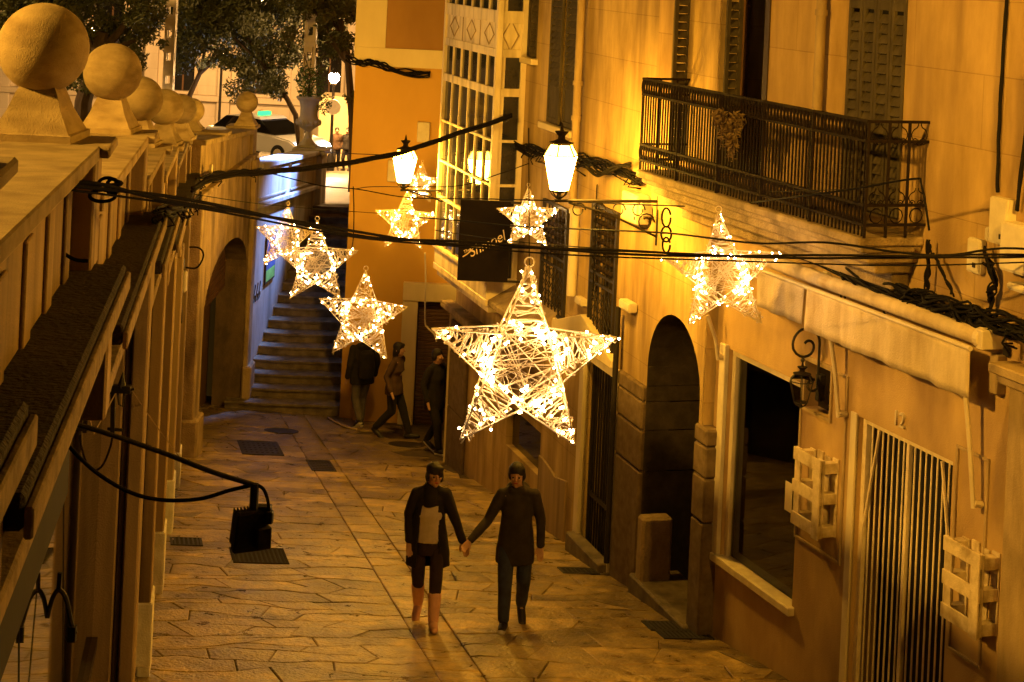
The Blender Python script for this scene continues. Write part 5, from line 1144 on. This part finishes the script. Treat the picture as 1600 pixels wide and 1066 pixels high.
# ------------------------------------------------------------------ white pallet planters on the wall
def pallet(x0, y0, x1, y1, label):
    d = .20; s0, s1, z0, z1 = px(W1, x0, y0, x1, y1, d); s0 = s1-.52; t = thing('wall_pallet', label, 'pallet', W1.p((s0+s1)/2, 0, z0), 'white pallet planters on the orange wall')
    for zz in (z1-.12, (z0+z1)/2-.06, z0):
        MB().wb(W1, s0, s1, d-.02, d, zz, zz+.12).build('front_board', M['pallet'], t, bevel=.004)
    for ss in (s0, s1-.10): MB().wb(W1, ss, ss+.10, d-.045, d-.021, z0, z1).build('upright_board', M['pallet'], t, bevel=.004)
    for ss in (s0, s1-.09):
        for zz in (z1-.13, (z0+z1)/2-.05, z0+.01): MB().wb(W1, ss, ss+.09, .02, d-.046, zz, zz+.10).build('block', M['pallet'], t, bevel=.004)
    n = 4
    for i in range(n): 
        a = s0+(s1-s0-.10)*i/(n-1); MB().wb(W1, a, a+.10, .002, .02, z0, z1-.02*(i % 2)).build('back_board', M['pallet'], t, bevel=.004)
    for zz in (z0, (z0+z1)/2-.06): MB().wb(W1, s0+.1, s1-.1, .021, d-.046, zz+.0, zz+.018).build('shelf', M['pallet'], t)
    MB().wb(W1, s0-.012, s0+.10, d+.001, d+.02, z0-.01, z1+.01).build('corner_board', M['pallet'], t, bevel=.004)
pallet(1240, 697, 1296, 855, 'white pallet shelf on the wall between the shop window and door 12')
pallet(1474, 836, 1528, 1000, 'white pallet shelf on the wall on the near side of door 12')

# things dimly seen in the shop window
gs = W1.hit(1215, 700, -.9); tr = thing('window_christmas_tree', 'dark decorated bush standing inside the shop window', 'plant', W1.p(gs[0], -.9, gs[1]-1.0))
mb = MB(); c_ = W1.p(gs[0]-.1, -.9, gs[1]); leaves(mb, c_, (.35, .35, .8), 900, .06, R, 0); mb.build('foliage', M['leafgreen'], tr, recalc=False)
M['red'] = surf('red_ribbon', (.35, .03, .02), None, .6); m_ = MB(); m_.tube([c_+Vector((.36*math.cos(a)*(1-.1*a), .36*math.sin(a)*(1-.1*a), -.8+.13*a)) for a in [i*.4 for i in range(26)]], .03, 5); m_.build('ribbon', M['red'], tr)
gs = W1.hit(1165, 860, -.8); q = W1.p(gs[0], -.8, gs[1]-.1); m_ = MB(); m_.lathe([(.30, -.35), (.42, -.2), (.40, .05), (.22, .25), (.09, .33), (.16, .45)], q, 14); m_.build('gift_sack', M['brownwood'], None, 'dark tied sack on the floor inside the shop window', 'sack', smooth=True)

# dried plant hanging through the balcony railing
dp = thing('dried_plant', 'dried brown plant hanging through the balcony railing', 'plant', W1.p(*(lambda h: (h[0], .66, h[1]))(W1.hit(1143, 195, .66))))
mb = MB(); st = MB(); h = W1.hit(1143, 180, .64)
for i in range(60):
    x = h[0]+R.uniform(-.26, .26); z = h[1]+.06; L = R.uniform(.15, .6)*(1-abs(x-h[0])/.4); pts = [W1.p(x, .55, z), W1.p(x+R.uniform(-.05, .05), .68, z-.02-L*.3), W1.p(x+R.uniform(-.08, .08), .67, z-L)]; st.tube(pts, .004, 3)
    for k in range(16): leaves(mb, pts[1]+(pts[2]-pts[1])*(k/16), (.045, .045, .045), 1, .028, R, 0)
st.build('stem', M['dryleaf'], dp); mb.build('foliage', M['dryleaf'], dp, recalc=False)

# ------------------------------------------------------------------ hanging floodlight on its sagging arm, left foreground
fp = thing('hanging_floodlight', 'black floodlight hanging at the end of a long dark arm on the left', 'floodlight', at(70, 652, 7.9))
arm = [at(60, 648, 7.9), at(150, 672, 8.0), at(250, 706, 8.1), at(330, 737, 8.15), at(398, 758, 8.2)]
MB().tube(catm(arm), .0115, 8).build('arm', M['iron'], fp, smooth=True)
MB().tube(catm([at(78, 660, 7.9), at(110, 700, 7.95), at(150, 738, 8.0), at(200, 768, 8.05), at(250, 781, 8.1), at(310, 780, 8.15), at(360, 766, 8.2), at(400, 757, 8.2)]), .009, 8).build('power_cord', M['cable'], fp, smooth=True)
MB().tube([at(398, 756, 8.2), at(396, 800, 8.2)], .020, 8).build('drop_rod', M['iron'], fp)
MB().tube(catm([at(400, 757, 8.2), at(412, 765, 8.2), at(419, 785, 8.2), at(420, 808, 8.2)]), .008, 6).build('loop_cord', M['cable'], fp, smooth=True)
c_ = at(391, 829, 8.2); Rz = Matrix.Rotation(.5, 3, 'Z') @ Matrix.Rotation(.22, 3, 'X')
hd = MB().box(c_, (.155, .05, .20), mat=Rz)
hd.build('lamp_head', M['iron'], fp, bevel=.008)
m_ = MB()
for i in range(9): m_.box(c_+Rz @ Vector((-.066+i*.0165, .045, 0)), (.004, .045, .17), mat=Rz)
m_.build('cooling_fins', M['iron'], fp); m_ = MB(); m_.box(c_+Vector((.045, .03, .085)), (.09, .06, .045)); m_.box(at(421, 808, 8.2), (.035, .05, .055)); m_.box(at(408, 838, 8.2), (.07, .09, .10), .5); m_.build('driver_box', M['iron'], fp, bevel=.005)
m_ = MB(); m_.tube([at(20, 645, 7.6), at(60, 648, 7.9)], .012, 6); m_.tube([at(84, 665, 7.9), at(60, 730, 7.7), at(32, 790, 7.5)], .008, 6); m_.build('stay', M['iron'], fp)

# clamp and stays on the second pilaster, meter on the fourth, metal hook low at left
m_ = MB(); m_.tube([at(192, 582, 12.6), at(190, 605, 12.6)], [.004, .035], 6); m_.box(at(190, 608, 12.6), (.13, .06, .05)); m_.tube([at(184, 612, 12.6), at(186, 632, 12.6), at(192, 636, 12.6), at(194, 614, 12.6)], .008, 5); m_.bar(at(177, 612, 12.6), at(176, 676, 12.6), .03); m_.tube([at(172, 614, 12.6), at(210, 608, 12.6)], .009, 5); m_.tube([at(168, 670, 12.6), at(192, 672, 12.6)], .012, 5)
m_.build('cable_clamp', M['iron'], None, 'black iron clamp on the pale pilaster with stays running from it', 'clamp')
m_ = MB(); m_.tube([at(182, 612, 12.6), at(152, 668, 12.2), at(130, 708, 12)], .005, 4); m_.tube([at(206, 610, 12.6), at(240, 660, 13.4), at(285, 721, 14.5)], .005, 4); m_.build('stay_wire', M['pipe'], None, 'pair of pale stay wires spreading from the iron clamp', 'wire')
m_ = MB(); m_.tube(catm([at(*q_, 12.4) for q_ in ((176, 680), (172, 700), (158, 730), (132, 741))]), .008, 5); m_.build('slack_cable', M['cable'], None, 'short slack black cables below the iron clamp', 'cable')
mt = thing('electric_meter', 'cream electric meter hanging on the pilaster before the stone arch', 'meter', at(283, 440, 24.3)); a_ = at(276, 423, 24.3); b_ = at(291, 457, 24.3)
MB().box((a_+b_)/2, (b_.x-a_.x, .12, a_.z-b_.z)).build('case', M['boxgrey'], mt, bevel=.02); MB().box(at(283, 413, 24.3), (.09, .1, .14)).build('cap', M['iron'], mt, bevel=.01)
m_ = MB(); m_.tube(catm([at(*q_, 24.2) for q_ in ((276, 418), (268, 425), (266, 460), (263, 490), (268, 505))]), .014, 5); m_.tube(catm([at(*q_, 24.4) for q_ in ((290, 418), (308, 418), (318, 400), (312, 388), (296, 386))]), .012, 5); m_.bar(at(281, 458, 24.3), at(281, 505, 24.3), .06); m_.build('lead', M['cable'], mt)
m_ = MB(); m_.tube(catm([at(*q_, 9.3) for q_ in ((74, 965), (82, 935), (92, 922), (103, 935), (112, 975), (118, 990))]), .013, 6); m_.bar(at(94, 895, 9.3), at(92, 920, 9.3), .022); m_.box(at(113, 990, 9.3), (.04, .04, .08)); m_.build('metal_hook', M['iron'], None, 'dark bent metal arm hanging low in front of the shop glass', 'bracket')

# shop frames: thin dark rods against the left glass
m_ = MB()
for x_, Y_, l_ in ((100, 9.4, 'longer thin dark rod in front of the left shop glass, nearer the pilaster'), (31, 7.2, 'thin dark rod in front of the left shop glass, nearest the left picture edge')):
    m_ = MB(); m_.tube([at(x_, 700, Y_), at(x_-2, 1120, Y_)], .004, 4); m_.build('hanging_rod', M['iron'], None, l_, 'rod')
m_ = MB(); m_.tube([at(548, 190, 33.2), at(548, 178, 33.2)], .02, 5)
# ------------------------------------------------------------------ people
HR = random.Random(5)
def remesh(mb, name, mat, parent, voxel, smooth=3, wob=0):
    me = bpy.data.meshes.new(name); me.from_pydata([tuple(v) for v in mb.v], [], mb.f)
    bm = bmesh.new(); bm.from_mesh(me); bmesh.ops.recalc_face_normals(bm, faces=bm.faces); bm.to_mesh(me); bm.free()
    o = bpy.data.objects.new(name, me); COL.objects.link(o); m = o.modifiers.new('r', 'REMESH'); m.mode = 'VOXEL'; m.voxel_size = voxel
    s = o.modifiers.new('s', 'SMOOTH'); s.iterations = smooth; s.factor = .5
    dg = bpy.context.evaluated_depsgraph_get(); e = bpy.data.meshes.new_from_object(o.evaluated_get(dg)); bpy.data.objects.remove(o); e.name = name
    if wob:
        for v in e.vertices:
            n_ = noise.noise(Vector((v.co.x*7, v.co.y*7, v.co.z*3.2)))*wob+noise.noise(Vector((v.co.x*16, v.co.y*16, v.co.z*9+5)))*wob*.5; v.co += Vector(v.normal)*n_
    e.materials.clear(); e.materials.append(mat); e.polygons.foreach_set('use_smooth', [True]*len(e.polygons))
    ob = bpy.data.objects.new(name, e); COL.objects.link(ob); ob.parent = parent; return ob
def cap(m, a, ra, b, rb, n=14):
    a, b = Vector(a), Vector(b); m.tube([a, b], [ra, rb], n); m.sphere(a, ra, n, 10); m.sphere(b, rb, n, 10)
def loft(m, rings, n=24):
    V = []
    for z, cx, cy, rx, ry in rings: V += [(cx+rx*math.cos(k*2*math.pi/n), cy+ry*math.sin(k*2*math.pi/n)*(1), z) for k in range(n)]
    k_ = len(rings); m.add(V, [(i*n+k, i*n+(k+1) % n, (i+1)*n+(k+1) % n, (i+1)*n+k) for i in range(k_-1) for k in range(n)]+[tuple(range(n)), tuple(range((k_-1)*n, k_*n))])
def hand(m, w, d, side, thumb):
    """palm and five curled fingers continuing from wrist w along direction d"""
    d = Vector(d).normalized(); s = d.cross(Vector((0, 1, 0))); s = s.normalized() if s.length > .1 else Vector((1, 0, 0)); f = s.cross(d).normalized()
    w = Vector(w)
    for t in (-.028, -.010, .010, .026): cap(m, w+s*t*.6, .014, w+d*.085+s*t, .0125, 8)
    for t, L in ((-.031, .060), (-.011, .074), (.010, .070), (.029, .056)):
        a = w+d*.085+s*t; b = a+d*L*.55+f*thumb*.012; c = b+d*L*.45+f*thumb*.028; cap(m, a, .0095, b, .0085, 7); cap(m, b, .0085, c, .0072, 7)
    a = w+d*.025+s*side*.028; b = a+d*.035+s*side*.024+f*thumb*.010; c = b+d*.032+s*side*.004+f*thumb*.012; cap(m, a, .0115, b, .0105, 7); cap(m, b, .0105, c, .0085, 7)
def open_front(ob, cx, ztop, z0, w0, w1):
    bm = bmesh.new(); bm.from_mesh(ob.data); dl = []
    for f in bm.faces:
        c = f.calc_center_median(); f_ = (c.z-z0)/(ztop-z0)
        if c.y < -.03 and f_ < 1 and abs(c.x-cx) < w0+(w1-w0)*max(0, f_)+.012*noise.noise(c*9): dl.append(f)
    bmesh.ops.delete(bm, geom=dl, context='FACES'); bm.to_mesh(ob.data); bm.free(); md = ob.modifiers.new('cloth_thickness', 'SOLIDIFY'); md.thickness = .014; md.offset = -1
def person(label, foot, rz, J, look, name='person', det=1.0, group=None):
    """J: joints in metres, x to the figure's picture-right, y away from where it faces, z up"""
    t = thing(name, label, 'person', foot, group); t.rotation_euler = (0, 0, rz); h = Vector(J['head']); V = Vector
    vx = .0075/det; ya = look.get('headyaw', 0); Hm = Matrix.Rotation(ya, 3, 'Z')
    b = MB()
    def hp(x, y, z): return h+Hm @ V((x, y, z))
    b.sphere(h+V((0, .012, .02)), 1, 20, 16, (.077, .094, .105)); b.sphere(hp(0, -.022, -.045), 1, 16, 12, (.060, .062, .070)); b.sphere(hp(0, -.045, -.092), .028, 10, 8)
    cap(b, hp(0, -.086, .012), .009, hp(0, -.108, -.022), .014, 8)
    for s in (-1, 1): b.sphere(hp(s*.080, .012, -.012), 1, 8, 6, (.012, .022, .032)); b.sphere(hp(s*.034, -.070, -.020), .022, 8, 6)
    sh = (V(J['shl'])+V(J['shr']))/2; cap(b, hp(0, .02, -.07), .054, sh+V((0, .01, -.01)), .062)
    pel = V(J['pelvis']); cap(b, sh+V((0, 0, -.12)), .095, pel, .10)
    for s in 'lr':
        cap(b, sh+V((0, .0, -.04)), .07, J['sh'+s], .05); cap(b, J['sh'+s], .046, J['el'+s], .038); cap(b, J['el'+s], .038, J['wr'+s], .026)
        cap(b, J['hip'+s], .075, J['kn'+s], .055); cap(b, J['kn'+s], .052, J['an'+s], .038); cap(b, J['an'+s], .036, V(J['an'+s])+V(J['toe'+s])*.04+V((0, 0, -.045)), .028)
        if det >= 1: hand(b, J['wr'+s], V(J['wr'+s])-V(J['el'+s]), 1 if s == 'l' else -1, -1)
        else: cap(b, J['wr'+s], .026, V(J['wr'+s])+(V(J['wr'+s])-V(J['el'+s])).normalized()*.13, .022)
    remesh(b, 'body', M['skin'], t, vx, 2)
    if det >= 1:
        for s in (-1, 1): o = MB().sphere(hp(s*.032, -.083, .0), .0105, 8, 6); e = bpy.data.objects.new('eye', o.mesh('eye', M['iron'], smooth='all')); COL.objects.link(e); e.parent = t
        o = MB().sphere(hp(0, -.086, -.060), 1, 8, 6, (.022, .008, .006)); e = bpy.data.objects.new('mouth', o.mesh('mouth', M['red'], smooth='all')); COL.objects.link(e); e.parent = t
    hr = MB(); hs = look.get('hair', 'short')
    hr.sphere(h+V((0, .018, .046)), 1, 20, 14, (.086, .099, .092))
    for s in (-1, 1): hr.sphere(hp(s*.066, .01, .0), 1, 10, 8, (.026, .05, .05))
    if hs in ('bun', 'long'):
        for s in (-1, 1): hr.sphere(hp(s*.074, -.004, -.015), 1, 10, 8, (.022, .05, .06))
        hr.sphere(hp(.02, -.052, .078), 1, 10, 8, (.062, .035, .03))
    if hs == 'bun': hr.sphere(hp(0, .11, .04), .052, 12, 8); hr.sphere(hp(0, .05, -.03), 1, 12, 8, (.082, .06, .08))
    if hs == 'long': hr.sphere(hp(0, .045, -.06), 1, 14, 10, (.095, .07, .15))
    if hs == 'short': hr.sphere(hp(0, .045, -.02), 1, 12, 8, (.084, .068, .07))
    hc = remesh(hr, 'hair' if hs != 'hat' else 'hat', look['hairmat'], t, .009/det, 1, .014)
    c = MB(); z0 = look['hem']; px_, py_ = pel.x, pel.y; sl = look.get('bulk', 1.0); vc = .011/det
    shw = abs(J['shr'][0]-J['shl'][0])/2
    loft(c, [(z0, px_, py_, .205*sl*look.get('flare', 1), .15*sl), (z0+.12, px_, py_, .20*sl*look.get('flare', 1), .15*sl), (pel.z+.08, px_, py_, .18*sl, .13*sl), (pel.z+.22, (px_+sh.x)/2, py_, .162*sl, .12*sl), (sh.z-.16, sh.x, sh.y, shw*1.0, .13*sl), (sh.z-.03, sh.x, sh.y, shw*.98, .105*sl), (sh.z+.03, sh.x, sh.y+.01, shw*.70, .085), (sh.z+.095, sh.x, sh.y+.015, .070, .072)])
    for s in 'lr': cap(c, V(J['sh'+s])+V((0, 0, -.005)), .062, sh+V((0, .01, .055)), .05)
    for s in 'lr': cap(c, J['sh'+s], .066*sl, J['el'+s], .056*sl); cap(c, J['el'+s], .056*sl, V(J['wr'+s])*1.0+(V(J['el'+s])-V(J['wr'+s]))*.06, .045*sl)
    if look.get('hood'): c.sphere(sh+V((0, .07, .05)), 1, 14, 10, (.13, .075, .075)); cap(c, sh+V((-.06, -.05, .05)), .035, sh+V((.06, -.05, .05)), .035)
    cob = remesh(c, look.get('coatname', 'coat'), look['coat'], t, vc, 3, .012)
    if 'shirt' in look: open_front(cob, px_, sh.z-.10, z0, .125, .09)
    if 'shirt' in look:
        f = MB(); loft(f, [(look['shirt0'], px_, py_-.008, .158, .120*sl), (pel.z+.15, px_, py_-.008, .150, .112*sl), (sh.z-.20, sh.x, sh.y-.012, .150, .118*sl), (sh.z-.06, sh.x, sh.y-.01, .12, .09*sl)], 20); remesh(f, 'shirt', look['shirt'], t, .010, 2, .004)
        f = MB(); loft(f, [(sh.z-.11, sh.x, sh.y-.02, .09, .11*sl), (sh.z-.02, sh.x, sh.y-.03, .085, .10*sl), (sh.z+.07, sh.x, sh.y-.01, .07, .078), (sh.z+.11, sh.x, sh.y+.0, .066, .072)], 20); remesh(f, 'scarf', look['coat'], t, .010, 2, .012)
        f = MB(); loft(f, [(look['shirt0']-.13, px_, py_-.0, .155, .118*sl), (look['shirt0']+.0, px_, py_-.004, .160, .122*sl)], 20); remesh(f, 'belt', look['trousers'], t, .010, 1)
    f = MB()
    for s in 'lr': cap(f, J['hip'+s], .090*look.get('leg', 1), J['kn'+s], .080*look.get('leg', 1)); cap(f, J['kn'+s], .078*look.get('leg', 1), V(J['an'+s])+V((0, 0, .02)), .060*look.get('leg', 1))
    cap(f, V(J['hipl']), .085, V(J['hipr']), .085); remesh(f, 'trousers', look['trousers'], t, vc, 3, .006)
    for s in 'lr':
        f = MB(); an = V(J['an'+s]); td = V(J['toe'+s]).normalized(); so = an+V((0, 0, -.055))
        cap(f, so+td*-.045, .046, so+td*.10, .046); cap(f, so+td*.10+V((0, 0, -.002)), .046, so+td*.18+V((0, 0, -.006)), .038); cap(f, so, .046, an+V((0, 0, .02)), .050)
        if look.get('boots'): cap(f, an, .056, an+(V(J['kn'+s])-an)*.62, .070)
        remesh(f, 'boot' if look.get('boots') else 'shoe', look['shoe'], t, .009/det, 2)
        if look.get('sole'):
            f = MB(); cap(f, so+td*-.045+V((0, 0, -.020)), .044, so+td*.19+V((0, 0, -.022)), .040); o = remesh(f, 'sole', look['sole'], t, .009, 1)
    if look.get('bag'):
        f = MB(); loft(f, [(sh.z-.50, sh.x, sh.y+.19, .14, .085), (sh.z-.30, sh.x, sh.y+.20, .16, .10), (sh.z-.06, sh.x, sh.y+.17, .13, .08), (sh.z-.01, sh.x, sh.y+.15, .07, .05)]); remesh(f, 'hood_pack', look['coat'], t, .014, 2, .008)
    return t
def walk(H=1.7, shw=.19, arm_l=None, arm_r=None, stride=.16, phase=1, head=(0, -.02), hipw=.098, lean=0, ud=1):
    k = H/1.7; V = lambda x, y, z: (x*k, y*k, z*k); p = phase
    J = dict(head=V(head[0], head[1]-lean, 1.575), pelvis=V(0, 0, .93), shl=V(-shw+.015, -lean, 1.37), shr=V(shw-.015, -lean, 1.37),
             hipl=V(-hipw, 0, .89), hipr=V(hipw, 0, .89), knl=V(-hipw, -.15 if p > 0 else -.02, .50), knr=V(hipw, -.02 if p > 0 else -.15, .50),
             anl=V(-hipw*.95, -stride if p > 0 else stride, .095 if p > 0 else .17), anr=V(hipw*.95, stride if p > 0 else -stride, .17 if p > 0 else .095), toel=(-.12, -1, .1 if p > 0 else -.7), toer=(.12, -1, -.7 if p > 0 else .1))
    a = arm_l or (V(-shw-.06, .05, 1.12), V(-shw-.07, -.06, .88)); b = arm_r or (V(shw+.06, .06, 1.12), V(shw+.07, -.02, .88))
    for s_ in 'lr': J['an'+s_] = (J['an'+s_][0], J['an'+s_][1], J['an'+s_][2]-J['an'+s_][1]*.124*ud)
    J.update(ell=a[0], wrl=a[1], elr=b[0], wrr=b[1]); return J
c_black = cloth('black_coat_wool', (.020, .014, .012), (.012, .009, .008)); c_olive = cloth('dark_parka', (.045, .034, .022), (.028, .021, .014)); c_grey = cloth('grey_shirt', (.62, .54, .46), (.50, .43, .36))
c_plum = cloth('plum_trousers', (.045, .025, .028), (.03, .017, .02)); c_jean = cloth('dark_jeans', (.048, .058, .11), (.028, .034, .07)); c_pink = surf('pink_boot', (.85, .50, .38), (.74, .42, .31), .6, 14, 1, .2, 90)
c_hair = surf('dark_hair', (.018, .011, .007), (.009, .006, .004), .55, 40, .3, .6, 120); c_brown = cloth('brown_jacket', (.09, .05, .025), (.06, .032, .016)); c_sole = surf('white_sole', (.75, .7, .6), None, .6); c_dark = cloth('dark_hoodie', (.018, .013, .010), (.010, .008, .006)); c_greyt = cloth('grey_trousers', (.12, .10, .085), (.08, .07, .06)); c_shoe = surf('black_shoe', (.02, .016, .013), None, .5)
fw = ground(664, 973); fm = ground(800, 976)
# hands meet between the two: world point -> local offsets
hw_ = at(727, 853, fw.y-.02)
dxw, dzw = hw_.x-fw.x, hw_.z-fw.z; dxm, dzm = hw_.x-fm.x, hw_.z-fm.z; dym = hw_.y-fm.y
Jw = walk(1.67, .165, stride=.24, phase=-1, head=(.03, -.02), arm_r=((.265, -.02, 1.10), (dxw-.03, -.02, dzw+.05)), arm_l=((-.225, .04, 1.12), (-.20, -.05, .86)))
person('woman in open black coat, grey top and pink boots, left one of the couple', fw, 0, Jw, dict(hair='bun', hairmat=c_hair, hem=.60, coat=c_black, trousers=c_plum, shoe=c_pink, boots=True, shirt=c_grey, shirt0=.86, flare=1.12, headyaw=.35, leg=.88, coatname='open_coat'), group='couple walking hand in hand')
Jm = walk(1.70, .185, stride=.22, phase=1, head=(-.02, -.02), arm_l=((-.30, -.01, 1.09), (dxm+.045, dym, dzm+.05)), arm_r=((.255, .03, 1.11), (.26, -.06, .86)))
person('man in dark hooded parka and jeans, right one of the couple', fm, .0, Jm, dict(hair='short', hairmat=c_hair, hem=.66, coat=c_olive, trousers=c_jean, shoe=c_shoe, sole=c_sole, hood=True, headyaw=-.1, leg=1.0, coatname='hooded_parka'), group='couple walking hand in hand')
gA = ground(562, 668); gB = ground(612, 684); gC = ground(676, 706); G_ = 'dark group walking past the shutter'
# the group walks up or across the slope

person('person in black hooded jacket and grey trousers, beneath the low left star', gA, math.pi+.5, walk(1.78, .20, stride=.18, ud=-1), dict(hair='short', hairmat=c_hair, hem=.80, coat=c_dark, trousers=c_greyt, shoe=c_shoe, sole=c_sole, hood=True, bulk=1.12, coatname='hooded_jacket', bag=True), det=.8, group=G_)
person('person in brown jacket striding behind the one in the black hood, before the shutter', gB, 1.2, walk(1.68, .18, stride=.28, phase=-1, lean=.05, ud=.3), dict(hair='long', hairmat=c_hair, hem=.78, coat=c_brown, trousers=c_dark, shoe=c_shoe, coatname='jacket'), det=.8, group=G_)
person('person all in black close to the corner pillar, last of the dark group', gC, .9, walk(1.74, .19, stride=.2, ud=.5), dict(hair='short', hairmat=c_hair, hem=.74, coat=c_dark, trousers=c_dark, shoe=c_shoe, sole=c_sole, bulk=1.05, coatname='jacket'), det=.8, group=G_)
for x_, y_, rz_, coat, lab in ((524, 263, .3, c_brown, 'distant person in a tan jacket standing right by the lamp post'), (541, 266, -.4, c_dark, 'distant person in a dark jacket at the edge of the yellow house')):
    q = at(x_, y_, 71); q.z = 5.22-.0985*71; person(lab, q, rz_, walk(1.72, .19, stride=.05), dict(hair='short', hairmat=c_hair, hem=.82, coat=coat, trousers=c_dark, shoe=c_shoe, coatname='jacket'), det=.35, group='pair standing far up the street')
